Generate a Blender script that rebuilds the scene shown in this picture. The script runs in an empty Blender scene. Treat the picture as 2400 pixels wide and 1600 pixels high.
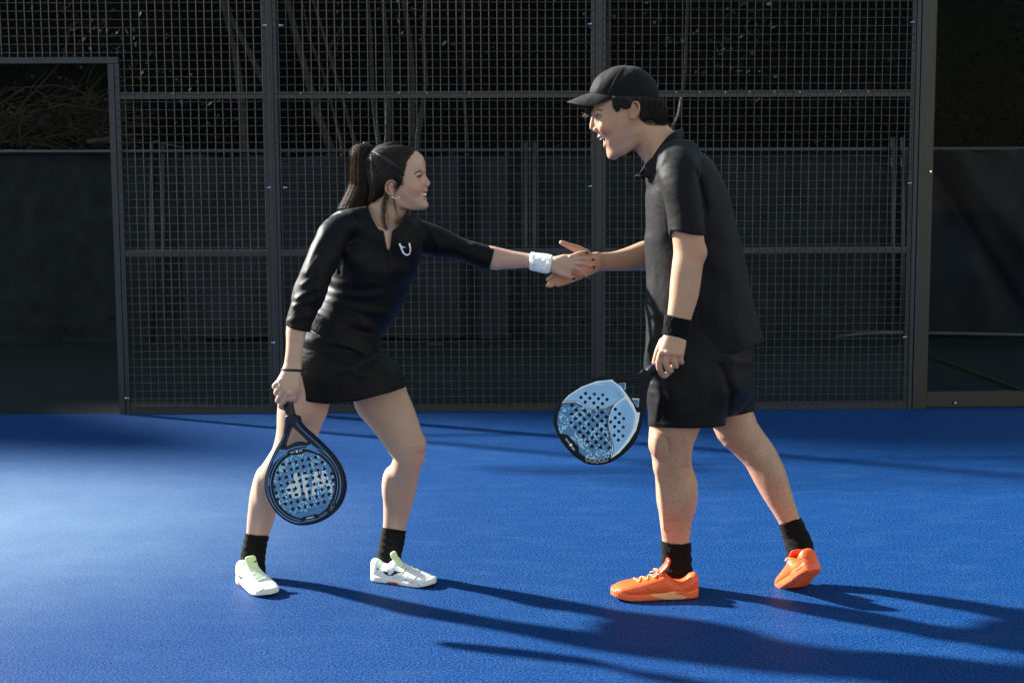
import bpy, bmesh, math, random
import numpy as np
from mathutils import Vector, Matrix
from mathutils.bvhtree import BVHTree
rnd = random.Random(7)
scene = bpy.context.scene
col = scene.collection
R = math.radians
# ------------------------------------------------------------------ camera
FPX = 3180.0                     # focal length in pixels of the 2400 px wide photograph
CAM_H, PITCH, ROLL = 1.33, R(5.9), R(0.27)
cam_d = bpy.data.cameras.new('camera')
cam_d.sensor_width = 36.0
cam_d.lens = FPX * 36.0 / 2400.0
cam_d.clip_start, cam_d.clip_end = 0.05, 400.0
cam = bpy.data.objects.new('camera', cam_d)
col.objects.link(cam)
cam.matrix_world = (Matrix.Translation((0, 0, CAM_H)) @ Matrix.Rotation(R(90) - PITCH, 4, 'X') @ Matrix.Rotation(-ROLL, 4, 'Z'))
scene.camera = cam
# ------------------------------------------------------------------ daylight
SUN_EL = R(29.5)
SUN_DIR = Vector((-0.88 * math.cos(SUN_EL), 0.475 * math.cos(SUN_EL), math.sin(SUN_EL))).normalized()   # towards the sun
world = bpy.data.worlds.new('World')
scene.world = world
world.use_nodes = True
wn = world.node_tree
wn.nodes.clear()
sky = wn.nodes.new('ShaderNodeTexSky')
sky.sky_type = 'NISHITA'
sky.sun_disc = False
sky.sun_elevation = SUN_EL
sky.sun_rotation = math.atan2(SUN_DIR.x, SUN_DIR.y)
sky.air_density, sky.dust_density, sky.ozone_density = 1.9, 0.0, 0.3
bg = wn.nodes.new('ShaderNodeBackground')
bg.inputs['Strength'].default_value = 0.058
wo = wn.nodes.new('ShaderNodeOutputWorld')
wn.links.new(sky.outputs[0], bg.inputs[0])
wn.links.new(bg.outputs[0], wo.inputs[0])
sun_d = bpy.data.lights.new('sun', 'SUN')
sun_d.energy = 5.0
sun_d.angle = R(2.6)
sun_d.color = (1.0, 0.96, 0.90)
sun = bpy.data.objects.new('sun', sun_d)
sun.rotation_euler = SUN_DIR.to_track_quat('Z', 'Y').to_euler()
col.objects.link(sun)
scene.view_settings.view_transform = 'Standard'
scene.view_settings.look = 'None'
scene.view_settings.gamma = 1.0
scene.view_settings.use_curve_mapping = False
scene.view_settings.exposure = 1.95
# ------------------------------------------------------------------ helpers
CAM_M = np.array(cam.matrix_world)
CR, CT = CAM_M[:3, :3], CAM_M[:3, 3]
def ray(px, py):
    d = np.array([(px - 1200.0) / FPX, (800.0 - py) / FPX, -1.0])
    return CR @ d
def P(px, py, Y):
    """the point of the place seen at a pixel of the photograph, at distance Y from the camera"""
    d = ray(px, py)
    return CT + d * (Y / d[1])
def prj(p):
    """world points (N,3) -> photograph pixels"""
    q = (p - CT) @ CR
    return 1200.0 + FPX * q[..., 0] / -q[..., 2], 800.0 - FPX * q[..., 1] / -q[..., 2]
def G(px, py):
    d = ray(px, py)
    return CT + d * (-CT[2] / d[2])

def link(o, parent=None):
    col.objects.link(o)
    if parent is not None:
        o.parent = parent
        o.matrix_parent_inverse = parent.matrix_world.inverted()
    return o
def tag(o, label=None, cat=None, group=None, kind=None):
    if label: o['label'] = label
    if cat: o['category'] = cat
    if group: o['group'] = group
    if kind: o['kind'] = kind
    return o
def thing(name, label, cat, loc=(0, 0, 0), group=None):
    o = bpy.data.objects.new(name, None)
    o.empty_display_size = 0.1
    o.location = loc
    o.matrix_world = Matrix.Translation(loc)
    link(o)
    return tag(o, label, cat, group)
def mesh_obj(name, verts, faces, mats, parent=None, smooth=False, fmat=None):
    me = bpy.data.meshes.new(name)
    me.from_pydata([tuple(v) for v in verts], [], faces)
    return finish(name, me, mats, parent, smooth, fmat)
def finish(name, me, mats, parent=None, smooth=False, fmat=None):
    if not isinstance(mats, (list, tuple)): mats = [mats]
    for m in mats: me.materials.append(m)
    if fmat is not None: me.polygons.foreach_set('material_index', np.asarray(fmat, dtype=np.int32))
    if smooth: me.polygons.foreach_set('use_smooth', np.ones(len(me.polygons), dtype=bool))
    me.update()
    return link(bpy.data.objects.new(name, me), parent)
class MB:
    """collects boxes, tubes and loose faces, builds ONE mesh object"""
    def __init__(s): s.v, s.f = [], []
    def add(s, v, f):
        n = len(s.v)
        s.v += [tuple(x) for x in v]
        s.f += [tuple(i + n for i in q) for q in f]
    def box(s, lo, hi, M=None):
        x0, y0, z0 = lo; x1, y1, z1 = hi
        v = [(x0,y0,z0),(x1,y0,z0),(x1,y1,z0),(x0,y1,z0),(x0,y0,z1),(x1,y0,z1),(x1,y1,z1),(x0,y1,z1)]
        if M is not None: v = [tuple(M @ Vector(q)) for q in v]
        s.add(v, [(3,2,1,0),(4,5,6,7),(0,1,5,4),(1,2,6,5),(2,3,7,6),(3,0,4,7)])
    def tube(s, pts, rad, n=6, cap=True):
        pts = [np.asarray(p, float) for p in pts]
        m = len(pts)
        rr = rad if hasattr(rad, '__len__') else [rad] * m
        v = []
        up = np.array([0.0, 0.0, 1.0])
        for i in range(m):
            t = pts[min(i + 1, m - 1)] - pts[max(i - 1, 0)]
            t = t / (np.linalg.norm(t) + 1e-12)
            a = np.cross(t, up)
            if np.linalg.norm(a) < 0.15: a = np.cross(t, np.array([0.0, 1.0, 0.0]))
            a /= np.linalg.norm(a); b = np.cross(t, a)
            for k in range(n):
                w = 2 * math.pi * k / n
                v.append(pts[i] + rr[i] * (math.cos(w) * a + math.sin(w) * b))
        f = []
        for i in range(m - 1):
            for k in range(n):
                f.append((i*n+k, i*n+(k+1)%n, (i+1)*n+(k+1)%n, (i+1)*n+k))
        if cap:
            f.append(tuple(range(n - 1, -1, -1))); f.append(tuple((m-1)*n + k for k in range(n)))
        s.add(v, f)
    def build(s, name, mat, parent=None, smooth=False):
        return mesh_obj(name, s.v, s.f, mat, parent, smooth)
# ------------------------------------------------------------------ materials
def mat(name, colr, rough=0.6, spec=0.5, metal=0.0, sheen=0.0, bump=None, var=None, sss=0.0, coat=0.0):
    """procedural Principled; bump = (scale, strength, distance); var = (scale, amount, detail)"""
    m = bpy.data.materials.new(name); m.use_nodes = True
    nt = m.node_tree; b = nt.nodes['Principled BSDF']
    b.inputs['Base Color'].default_value = (*colr, 1)
    b.inputs['Roughness'].default_value = rough
    b.inputs['Specular IOR Level'].default_value = spec
    b.inputs['Metallic'].default_value = metal
    if sheen: b.inputs['Sheen Weight'].default_value = sheen; b.inputs['Sheen Roughness'].default_value = 0.45
    if coat: b.inputs['Coat Weight'].default_value = coat; b.inputs['Coat Roughness'].default_value = 0.15
    if sss:
        b.inputs['Subsurface Weight'].default_value = sss
        b.inputs['Subsurface Radius'].default_value = (1.0, 0.35, 0.2)
        b.inputs['Subsurface Scale'].default_value = 0.006
    tc = nt.nodes.new('ShaderNodeTexCoord')
    if var:
        nz = nt.nodes.new('ShaderNodeTexNoise'); nz.inputs['Scale'].default_value = var[0]; nz.inputs['Detail'].default_value = var[2] if len(var) > 2 else 4
        nt.links.new(tc.outputs['Object'], nz.inputs['Vector'])
        mr = nt.nodes.new('ShaderNodeMapRange')
        mr.inputs['From Min'].default_value, mr.inputs['From Max'].default_value = 0.3, 0.7
        mr.inputs['To Min'].default_value, mr.inputs['To Max'].default_value = 1 - var[1], 1 + var[1]
        nt.links.new(nz.outputs['Fac'], mr.inputs['Value'])
        vm = nt.nodes.new('ShaderNodeVectorMath'); vm.operation = 'SCALE'
        vm.inputs[0].default_value = colr
        nt.links.new(mr.outputs['Result'], vm.inputs['Scale'])
        nt.links.new(vm.outputs['Vector'], b.inputs['Base Color'])
    if bump:
        nb = nt.nodes.new('ShaderNodeTexNoise'); nb.inputs['Scale'].default_value = bump[0]; nb.inputs['Detail'].default_value = 3
        nt.links.new(tc.outputs['Object'], nb.inputs['Vector'])
        bp = nt.nodes.new('ShaderNodeBump'); bp.inputs['Strength'].default_value = bump[1]; bp.inputs['Distance'].default_value = bump[2]
        nt.links.new(nb.outputs['Fac'], bp.inputs['Height'])
        nt.links.new(bp.outputs['Normal'], b.inputs['Normal'])
    return m
def node(nt, t, **kw):
    n = nt.nodes.new(t)
    for k, v in kw.items():
        if k.startswith('i_'): n.inputs[k[2:].replace('_', ' ')].default_value = v
        else: setattr(n, k, v)
    return n
M = {}
M['steel'] = mat('painted_steel', (0.0060, 0.0135, 0.0255), 0.42, 0.5, var=(9, 0.25), bump=(60, 0.15, 0.002))
M['wire'] = mat('coated_wire', (0.022, 0.025, 0.028), 0.38, 0.6, var=(4, 0.3))
M['zinc'] = mat('zinc_bolt', (0.75, 0.75, 0.76), 0.25, 0.5, metal=1.0)
M['galv'] = mat('galvanised_pipe', (0.026, 0.032, 0.038), 0.5, 0.4, metal=0.2, var=(20, 0.3))
M['black_paint'] = mat('black_trim', (0.012, 0.012, 0.014), 0.4, 0.5)
M['vinyl'] = mat('vinyl_tarp', (0.010, 0.0125, 0.0200), 0.65, 0.15, var=(2.2, 0.35), bump=(5, 0.25, 0.03))
M['shade_cloth'] = mat('shade_cloth', (0.007, 0.011, 0.016), 0.8, 0.2, var=(6, 0.4), bump=(260, 0.6, 0.004))
M['bark'] = mat('bark', (0.022, 0.022, 0.020), 0.85, 0.3, var=(14, 0.45), bump=(25, 0.7, 0.02))
M['twig'] = mat('dead_twig', (0.022, 0.018, 0.013), 0.9, 0.2, var=(8, 0.4))
M['log'] = mat('cut_wood', (0.035, 0.028, 0.020), 0.85, 0.2, var=(10, 0.3))
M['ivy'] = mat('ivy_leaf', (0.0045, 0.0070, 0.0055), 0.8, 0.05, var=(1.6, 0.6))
M['leaf'] = mat('tree_leaf', (0.028, 0.045, 0.020), 0.55, 0.4, var=(1.2, 0.5))
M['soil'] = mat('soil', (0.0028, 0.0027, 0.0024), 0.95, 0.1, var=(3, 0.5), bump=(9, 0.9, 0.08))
M['hose'] = mat('orange_hose', (0.035, 0.016, 0.008), 0.5, 0.4)
M['pipe_white'] = mat('pale_pipe', (0.045, 0.052, 0.060), 0.5, 0.4, var=(8, 0.25))
M['sand'] = mat('sand_heap', (0.030, 0.036, 0.045), 0.9, 0.2, bump=(60, 0.6, 0.01))

def court_material():
    m = bpy.data.materials.new('blue_court_turf'); m.use_nodes = True
    nt = m.node_tree; b = nt.nodes['Principled BSDF']
    L = nt.links.new
    tc = node(nt, 'ShaderNodeTexCoord')
    # sand drifts: long in x, short in depth
    mp = node(nt, 'ShaderNodeMapping'); mp.inputs['Scale'].default_value = (1.7, 4.2, 1.0)
    L(tc.outputs['Object'], mp.inputs['Vector'])
    n1 = node(nt, 'ShaderNodeTexNoise', i_Scale=2.4, i_Detail=9.0, i_Roughness=0.72)
    L(mp.outputs[0], n1.inputs['Vector'])
    r1 = node(nt, 'ShaderNodeMapRange'); r1.inputs[1].default_value = 0.48; r1.inputs[2].default_value = 0.80; r1.inputs[4].default_value = 0.62
    L(n1.outputs['Fac'], r1.inputs['Value'])
    # single fibres and grains
    n2 = node(nt, 'ShaderNodeTexNoise', i_Scale=125.0, i_Detail=4.0, i_Roughness=0.8)
    L(tc.outputs['Object'], n2.inputs['Vector'])
    r2 = node(nt, 'ShaderNodeMapRange'); r2.inputs[1].default_value = 0.42; r2.inputs[2].default_value = 0.62
    L(n2.outputs['Fac'], r2.inputs['Value'])
    n3 = node(nt, 'ShaderNodeTexNoise', i_Scale=210.0, i_Detail=1.0)
    L(tc.outputs['Object'], n3.inputs['Vector'])
    r3 = node(nt, 'ShaderNodeMapRange'); r3.inputs[1].default_value = 0.60; r3.inputs[2].default_value = 0.78
    L(n3.outputs['Fac'], r3.inputs['Value'])
    c1 = node(nt, 'ShaderNodeMix', data_type='RGBA')
    c1.inputs[6].default_value = (0.0004, 0.0095, 0.043, 1); c1.inputs[7].default_value = (0.0050, 0.082, 0.300, 1)
    L(r2.outputs[0], c1.inputs[0])
    sx = node(nt, 'ShaderNodeVectorMath', operation='MULTIPLY_ADD'); sx.inputs[1].default_value = (0.47, 0.50, 0.0); sx.inputs[2].default_value = (1.10, -2.75, 0.0)  # pool of light at left, painted into the turf colour with sandy noise
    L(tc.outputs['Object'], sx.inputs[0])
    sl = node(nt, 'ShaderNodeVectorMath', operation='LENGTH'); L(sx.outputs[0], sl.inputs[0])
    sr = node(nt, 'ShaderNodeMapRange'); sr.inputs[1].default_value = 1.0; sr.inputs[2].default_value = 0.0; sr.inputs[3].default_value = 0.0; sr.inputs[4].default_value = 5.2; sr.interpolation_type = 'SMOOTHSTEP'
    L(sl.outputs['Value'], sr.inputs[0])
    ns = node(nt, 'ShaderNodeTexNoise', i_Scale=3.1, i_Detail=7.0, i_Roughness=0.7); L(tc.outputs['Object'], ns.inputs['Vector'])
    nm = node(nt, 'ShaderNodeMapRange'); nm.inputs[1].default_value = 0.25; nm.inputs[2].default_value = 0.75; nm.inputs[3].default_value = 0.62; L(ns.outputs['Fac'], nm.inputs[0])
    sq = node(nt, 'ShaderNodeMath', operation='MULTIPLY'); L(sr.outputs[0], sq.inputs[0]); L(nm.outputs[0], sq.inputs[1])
    r1b = node(nt, 'ShaderNodeMath', operation='ADD'); L(r1.outputs[0], r1b.inputs[0]); L(sq.outputs[0], r1b.inputs[1]); r1 = r1b  # sand drifts and the painted light go on as one mask
    sand_light_m = node(nt, 'ShaderNodeMath', operation='MULTIPLY_ADD'); sand_light_m.inputs[1].default_value = 0.45; sand_light_m.inputs[2].default_value = 0.03
    L(r1.outputs[0], sand_light_m.inputs[0])
    sm2 = node(nt, 'ShaderNodeMath', operation='MULTIPLY'); L(sand_light_m.outputs[0], sm2.inputs[0]); L(r3.outputs[0], sm2.inputs[1])
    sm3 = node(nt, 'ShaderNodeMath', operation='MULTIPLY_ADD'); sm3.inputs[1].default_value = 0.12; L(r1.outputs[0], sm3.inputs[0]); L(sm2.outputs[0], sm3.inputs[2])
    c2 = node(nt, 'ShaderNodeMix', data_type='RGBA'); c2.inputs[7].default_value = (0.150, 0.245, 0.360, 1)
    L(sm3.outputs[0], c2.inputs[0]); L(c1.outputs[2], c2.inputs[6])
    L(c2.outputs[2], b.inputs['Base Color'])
    b.inputs['Roughness'].default_value = 0.56
    b.inputs['Specular IOR Level'].default_value = 0.10
    b.inputs['Sheen Weight'].default_value = 0.0
    b.inputs['Sheen Roughness'].default_value = 0.4
    b.inputs['Sheen Tint'].default_value = (0.75, 0.88, 1.0, 1)
    bp = node(nt, 'ShaderNodeBump', i_Strength=0.55, i_Distance=0.006)
    L(n2.outputs['Fac'], bp.inputs['Height']); L(bp.outputs[0], b.inputs['Normal'])
    return m
def green_turf_material():
    m = bpy.data.materials.new('green_turf'); m.use_nodes = True
    nt = m.node_tree; b = nt.nodes['Principled BSDF']; L = nt.links.new
    tc = node(nt, 'ShaderNodeTexCoord')
    n1 = node(nt, 'ShaderNodeTexNoise', i_Scale=0.9, i_Detail=5.0); L(tc.outputs['Object'], n1.inputs['Vector'])
    n2 = node(nt, 'ShaderNodeTexNoise', i_Scale=120.0, i_Detail=3.0); L(tc.outputs['Object'], n2.inputs['Vector'])
    c = node(nt, 'ShaderNodeMix', data_type='RGBA'); c.inputs[6].default_value = (0.0022, 0.0058, 0.0058, 1); c.inputs[7].default_value = (0.0062, 0.0135, 0.0130, 1)
    ad = node(nt, 'ShaderNodeMath', operation='MULTIPLY_ADD'); ad.inputs[1].default_value = 1.2; ad.inputs[2].default_value = -0.6
    L(n2.outputs['Fac'], ad.inputs[0])
    a2 = node(nt, 'ShaderNodeMath', operation='ADD', use_clamp=True); L(ad.outputs[0], a2.inputs[0]); L(n1.outputs['Fac'], a2.inputs[1])
    L(a2.outputs[0], c.inputs[0]); L(c.outputs[2], b.inputs['Base Color'])
    b.inputs['Roughness'].default_value = 0.9; b.inputs['Specular IOR Level'].default_value = 0.2
    bp = node(nt, 'ShaderNodeBump', i_Strength=0.7, i_Distance=0.01); L(n2.outputs['Fac'], bp.inputs['Height']); L(bp.outputs[0], b.inputs['Normal'])
    return m
def glass_material():
    m = bpy.data.materials.new('court_glass'); m.use_nodes = True
    nt = m.node_tree; nt.nodes.clear(); L = nt.links.new
    o = node(nt, 'ShaderNodeOutputMaterial')
    tr = node(nt, 'ShaderNodeBsdfTransparent'); tr.inputs[0].default_value = (0.82, 0.86, 0.86, 1)
    gl = node(nt, 'ShaderNodeBsdfGlossy', i_Roughness=0.01)
    fr = node(nt, 'ShaderNodeFresnel', i_IOR=1.5)
    mx = node(nt, 'ShaderNodeMixShader')
    fm = node(nt, 'ShaderNodeMath', operation='MULTIPLY'); fm.inputs[1].default_value = 0.025; L(fr.outputs[0], fm.inputs[0]); L(fm.outputs[0], mx.inputs[0]); L(tr.outputs[0], mx.inputs[1]); L(gl.outputs[0], mx.inputs[2]); L(mx.outputs[0], o.inputs[0])
    return m
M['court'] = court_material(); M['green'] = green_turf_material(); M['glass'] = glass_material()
# ------------------------------------------------------------------ the setting
# the back fence of the court stands on this line (it runs a little away from the camera to the right)
F0 = G(300, 970.5); F1 = G(2100, 957.5)
FU = (F1 - F0) / np.linalg.norm(F1 - F0)              # along the fence
FN = np.array([FU[1], -FU[0], 0.0])                   # towards the court
YF = float(F0[1] + (0 - F0[0]) * FU[1] / FU[0])       # distance of the fence at x = 0
def FP(px, py, off=0.0):
    """point on the fence plane (off metres towards the court) seen at a pixel"""
    d = ray(px, py); p0 = F0 + FN * off
    t = np.dot(p0 - CT, FN) / np.dot(d, FN)
    return CT + d * t
FM = Matrix(((FU[0], FN[0] * -1, 0, F0[0]), (FU[1], FN[1] * -1, 0, F0[1]), (0, 0, 1, 0), (0, 0, 0, 1)))  # local: x along fence, y away from the court, z up
def fl(px, py):
    """pixel on the fence -> (s, z) in the fence's own coordinates"""
    p = FP(px, py); return float(np.dot(p - F0, FU)), float(p[2])
def sheet(name, x0, x1, y0, y1, z, m, n=1, kind='structure'):
    vs, fs = [], []
    for j in range(n + 1):
        for i in range(n + 1):
            vs.append((x0 + (x1 - x0) * i / n, y0 + (y1 - y0) * j / n, z))
    for j in range(n):
        for i in range(n):
            a = j * (n + 1) + i; fs.append((a, a + 1, a + n + 2, a + n + 1))
    return tag(mesh_obj(name, vs, fs, m), kind=kind)
sheet('ground', -120, 120, -120, 120, -0.02, M['soil'])
# blue court carpet up to the fence line, green carpet beyond
a = F0 - FU * 14 - FN * 0.03; b = F0 + FU * 18 - FN * 0.03
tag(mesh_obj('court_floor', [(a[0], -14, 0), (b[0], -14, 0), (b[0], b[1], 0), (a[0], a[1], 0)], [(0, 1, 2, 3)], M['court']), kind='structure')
tag(mesh_obj('grass_strip', [(a[0], a[1] , -0.004), (b[0], b[1], -0.004), (b[0], 13.6, -0.004), (a[0], 13.6, -0.004)], [(0, 1, 2, 3)], M['green']), kind='structure')

# --- the wooded hillside: a real slope rising behind the windscreen
def hill_z(x, y):
    t = max(0.0, y - 13.3)
    crest = 10.5 + 0.5 * math.sin(x * 0.35 + 1.0) + 0.3 * math.sin(x * 0.93)  # crest raised out of view so the slope stays in its own shade
    z = crest * (1 - math.exp(-(t / 5.0) ** 1.3))
    return z + 0.18 * math.sin(x * 1.9 + y) * min(1, t) + 0.12 * math.sin(x * 3.7 - 1.3 * y) * min(1, t)
vs, fs = [], []
HX = np.linspace(-60, 30, 120); HY = np.concatenate([np.linspace(13.25, 24, 40), np.linspace(25, 60, 8)])
for y in HY:
    for x in HX: vs.append((x, y, hill_z(x, y) - 0.03))
nx = len(HX)
for j in range(len(HY) - 1):
    for i in range(nx - 1):
        q = j * nx + i; fs.append((q, q + 1, q + nx + 1, q + nx))
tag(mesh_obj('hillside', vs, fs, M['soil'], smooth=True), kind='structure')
# ivy on the slope: leaf-sized faces nobody could count
def leaves(name, centres, size, m, nrm=None, spread=0.9, seed=1, lift=(0.02, 0.25)):
    rg = np.random.default_rng(seed)
    n = len(centres)
    c = np.asarray(centres, float) + rg.normal(0, 0.03, (n, 3))
    a = rg.normal(0, 1, (n, 3)); a /= np.linalg.norm(a, axis=1)[:, None]
    b = np.cross(a, rg.normal(0, 1, (n, 3))); b /= np.linalg.norm(b, axis=1)[:, None]
    s = size * rg.uniform(0.55, 1.3, n)[:, None]
    w = 0.62
    v = np.stack([c - a * s, c + b * s * w, c + a * s, c - b * s * w], 1).reshape(-1, 3)
    f = np.arange(4 * n).reshape(n, 4)
    me = bpy.data.meshes.new(name)
    me.vertices.add(4 * n); me.vertices.foreach_set('co', v.ravel())
    me.loops.add(4 * n); me.loops.foreach_set('vertex_index', f.ravel())
    me.polygons.add(n); me.polygons.foreach_set('loop_start', np.arange(0, 4 * n, 4)); me.polygons.foreach_set('loop_total', np.full(n, 4))
    me.update(calc_edges=True)
    return me
rg = np.random.default_rng(3)
pts = []
while len(pts) < 30000:
    x = rg.uniform(-6.5, 7.0); y = 13.35 + abs(rg.normal(0, 1)) * 1.9
    z = hill_z(x, y)
    if z > 4.4: continue
    dens = 0.5 + 0.5 * math.sin(x * 2.1 + 1.7 * math.sin(z * 2.3)) * math.cos(z * 2.9 + x)
    if rg.random() > 0.35 + 0.65 * dens: continue
    if x < -2.35 and z < 1.9 and rg.random() < 0.75: continue        # the brush pile
    h = abs(rg.normal(0, 0.16)) * (0.4 + dens)
    pts.append((x, y - h, z + 0.25 * h + rg.normal(0, 0.03)))
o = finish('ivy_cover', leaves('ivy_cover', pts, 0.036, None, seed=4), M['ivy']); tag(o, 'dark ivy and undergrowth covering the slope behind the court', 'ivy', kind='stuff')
# unseen trees added left of the slope to shade everything beyond the fence
def shade_tree(x, y, top, seed, label):
    rg3 = np.random.default_rng(seed); z0 = hill_z(x, y)
    t = thing('added_shade_tree', label, 'tree', (x, y, z0), 'unseen trees added for shade left of the court')
    m = MB(); m.tube([(x, y, z0 - .2), (x + .1, y, (z0 + top) / 2), (x, y + .1, top - .4)], [.22, .15, .04], 9); m.build('trunk', M['bark'], t, True)
    n = 2300; zz = z0 + 1.2 + (top - z0 - 1.2) * rg3.random(n) ** 0.9
    f = (zz - z0) / (top - z0); rad = 2.1 * np.minimum(1, 2.2 * f) * np.sqrt(np.clip(1.06 - f ** 2.2, 0, 1)) * (0.8 + .25 * np.sin(7 * f + seed))
    a_ = rg3.uniform(0, 6.28, n); r_ = rad * np.sqrt(rg3.random(n))
    finish('crown', leaves('crown', np.stack([x + r_ * np.cos(a_), y + r_ * np.sin(a_), zz], 1), 0.22, None, seed=seed), M['leaf'], t)
for i, (x, y) in enumerate([(-21.5,17.2),(-18.9,16.6),(-16.4,17.3),(-14.0,16.7),(-11.6,17.2),(-9.3,16.6),(-7.2,17.3)]):
    shade_tree(x, y, 10.6 + .7 * math.sin(i * 2.3) + (.3 if y > 17 else 0), 60 + i, 'dense evergreen added for shade, %s in the unseen row left of the court' % ('leftmost','second','third','fourth','fifth','sixth','rightmost')[i])
# --- trees on the slope: trunk, branches, crown (the crowns are above the picture)
def tree(px_pts, r0, Y, label, crown=True, seed=0, branches=()):
    pts = [P(x, y, Y) for x, y in px_pts]                 # from the foot upwards
    foot = pts[0].copy()
    zt = hill_z(foot[0], Y)
    base = np.array([foot[0] + (pts[0] - pts[1])[0] * 0.3, Y, min(zt, foot[2]) - 0.1])
    d = pts[-1] - pts[-2]; d /= np.linalg.norm(d)
    top = pts[-1] + d * 1.6 + np.array([0, 0, 0.5]); top2 = top + d * 1.0 + np.array([0.1, -0.1, 1.2])
    allp = [base] + pts + [top, top2]
    t = thing('deciduous_tree', label, 'tree', tuple(base), 'bare trunks on the slope')
    m = MB(); n = len(allp)
    m.tube(allp, [r0 * (1.15 - 0.75 * i / (n - 1)) for i in range(n)], 9)
    m.build('trunk', M['bark'], t, True)
    m = MB(); rr = random.Random(seed)
    for br in branches:
        mb2 = MB(); mb2.tube([P(x, y, Y - 0.05) for x, y in br], [0.012, 0.009, 0.006, 0.004][:len(br)] if len(br) <= 4 else 0.007, 5); mb2.build('branch', M['bark'], t, True)
    tips = []
    for k in range(9):
        mbr = MB()
        s0 = top + (top2 - top) * rr.random() - (top - pts[-1]) * rr.random() * 0.6
        w = rr.uniform(0, 6.28); ln = rr.uniform(0.7, 1.6)
        e = s0 + np.array([math.cos(w) * ln, math.sin(w) * ln * 0.8, rr.uniform(0.3, 1.0)])
        mid = (s0 + e) / 2 + np.array([0, 0, 0.12])
        mbr.tube([s0, mid, e], [r0 * 0.35, r0 * 0.22, r0 * 0.08], 5); tips += [mid, e, e]; mbr.build('branch', M['bark'], t, True)
    if crown:
        rg2 = np.random.default_rng(seed + 50)
        cs = []
        for _ in range(700):                                     # unseen crown widened over the strip behind the court to keep sky light off
            w = rg2.uniform(0, 6.28); r_ = 2.6 * math.sqrt(rg2.random()); c_ = top + np.array([r_ * math.cos(w), -1.0 + r_ * math.sin(w), 0.9 + rg2.normal(0, .45) + .25 * (1 - r_ / 2.6)])
            if c_[2] > 3.75 and c_[1] > 9.6: cs.append(c_)
        finish('crown', leaves('crown', cs, 0.17, None, seed=seed), M['leaf'], t)
    return t
tree([(575,352),(566,240),(552,130),(536,60),(518,-10)], 0.040, 13.5, 'pale leaning trunk left of the left fence post, the thicker of a pair', seed=1)
tree([(645,252),(612,180),(572,100),(540,40),(528,-10)], 0.034, 13.9, 'slimmer trunk slanting up to meet its pale twin left of the left fence post', seed=2)
tree([(776,352),(745,270),(720,180),(695,90),(672,-10)], 0.046, 13.6, 'stout trunk slanting down to the right beside the left fence post', seed=3,
     branches=[[(740,250),(770,170),(790,110),(800,60)]])
tree([(800,330),(760,180),(725,90),(705,-10)], 0.016, 13.7, 'thin sapling slanting beside the stout trunk right of the left fence post', seed=4)
tree([(832,335),(805,240),(770,120),(730,-10)], 0.020, 13.5, 'thin pale sapling curving down behind the ponytailed player', seed=5,
     branches=[[(770,120),(785,90),(800,62),(806,40)]])
tree([(888,340),(872,214),(869,100),(862,-10)], 0.024, 13.6, 'straight thin trunk above the dark haired player, leftmost of the upright row', seed=6)
tree([(909,340),(912,184),(905,100),(897,-10)], 0.034, 13.8, 'thicker upright trunk just right of the straight thin one above the ponytailed player', seed=7)
tree([(966,330),(966,196),(962,110),(945,-10)], 0.036, 14.3, 'dim bent trunk between two paler ones above the ponytailed player', seed=8)
tree([(980,320),(998,196),(992,92),(998,-10)], 0.028, 13.7, 'pale kinked trunk above the face of the ponytailed player', seed=9)
tree([(1095,345),(1087,214),(1086,110),(1083,-10)], 0.018, 13.8, 'lone thin upright trunk midway between the two players', seed=10)
tree([(1428,345),(1426,220),(1424,120),(1428,-10)], 0.020, 13.9, 'dark thin trunk showing just right of the centre fence post', seed=11)
tree([(1560,330),(1590,270),(1606,180),(1612,-10)], 0.022, 14.2, 'faint slanting trunk behind the capped player', seed=12)

# --- brush pile on the left, with two cut logs
t = thing('brush_pile', 'tangled heap of dead branches behind the doorway at left', 'brush pile', tuple(P(130, 345, 13.4)))
m = MB(); rr = random.Random(11)
for k in range(520):
    x = rr.uniform(-40, 275); y = 345 - abs(rr.gauss(0, 1)) * 48 - rr.random() * 12
    Yd = 13.25 + rr.random() * 0.9
    ln = rr.uniform(25, 120); w = rr.gauss(0.1, 0.5)
    c = P(x, y, Yd)
    e = P(x + ln * math.cos(w), y - ln * math.sin(w), Yd + rr.uniform(-0.15, 0.15)); mid = (c + e) / 2 + np.array([0, 0, rr.uniform(-0.02, 0.06)])
    r_ = rr.choice([0.0035, 0.005, 0.008])
    m.tube([c, mid, e], [r_, r_ * 0.85, r_ * 0.5], 4)
o = m.build('twigs', M['twig'], t); o['kind'] = 'stuff'
for br in [[(40,260),(90,205),(140,150)], [(0,245),(60,205),(130,200),(190,215),(230,240)], [(150,135),(165,60),(190,52)], [(20,250),(70,265),(150,245),(260,262)], [(60,250),(45,300),(50,345)], [(200,255),(215,210),(240,175)]]:
    m = MB(); m.tube([P(x, y, 13.2) for x, y in br], [0.011] + [0.009] * (len(br) - 2) + [0.004], 5); m.build('branch', M['twig'], t)
for br in [[(205,333),(256,327)], [(250,325),(276,345)]]:
    m = MB(); m.tube([P(x, y, 13.15) for x, y in br], 0.024, 10); m.build('log', M['log'], t, False)
pts = [P(rg.uniform(-40, 280), 345 - abs(rg.normal(0, 55)), 13.3 + rg.random()) for _ in range(900)]
o = finish('dead_leaves', leaves('dead_leaves', pts, 0.03, None, seed=9), M['twig'], t); o['kind'] = 'stuff'

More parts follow.
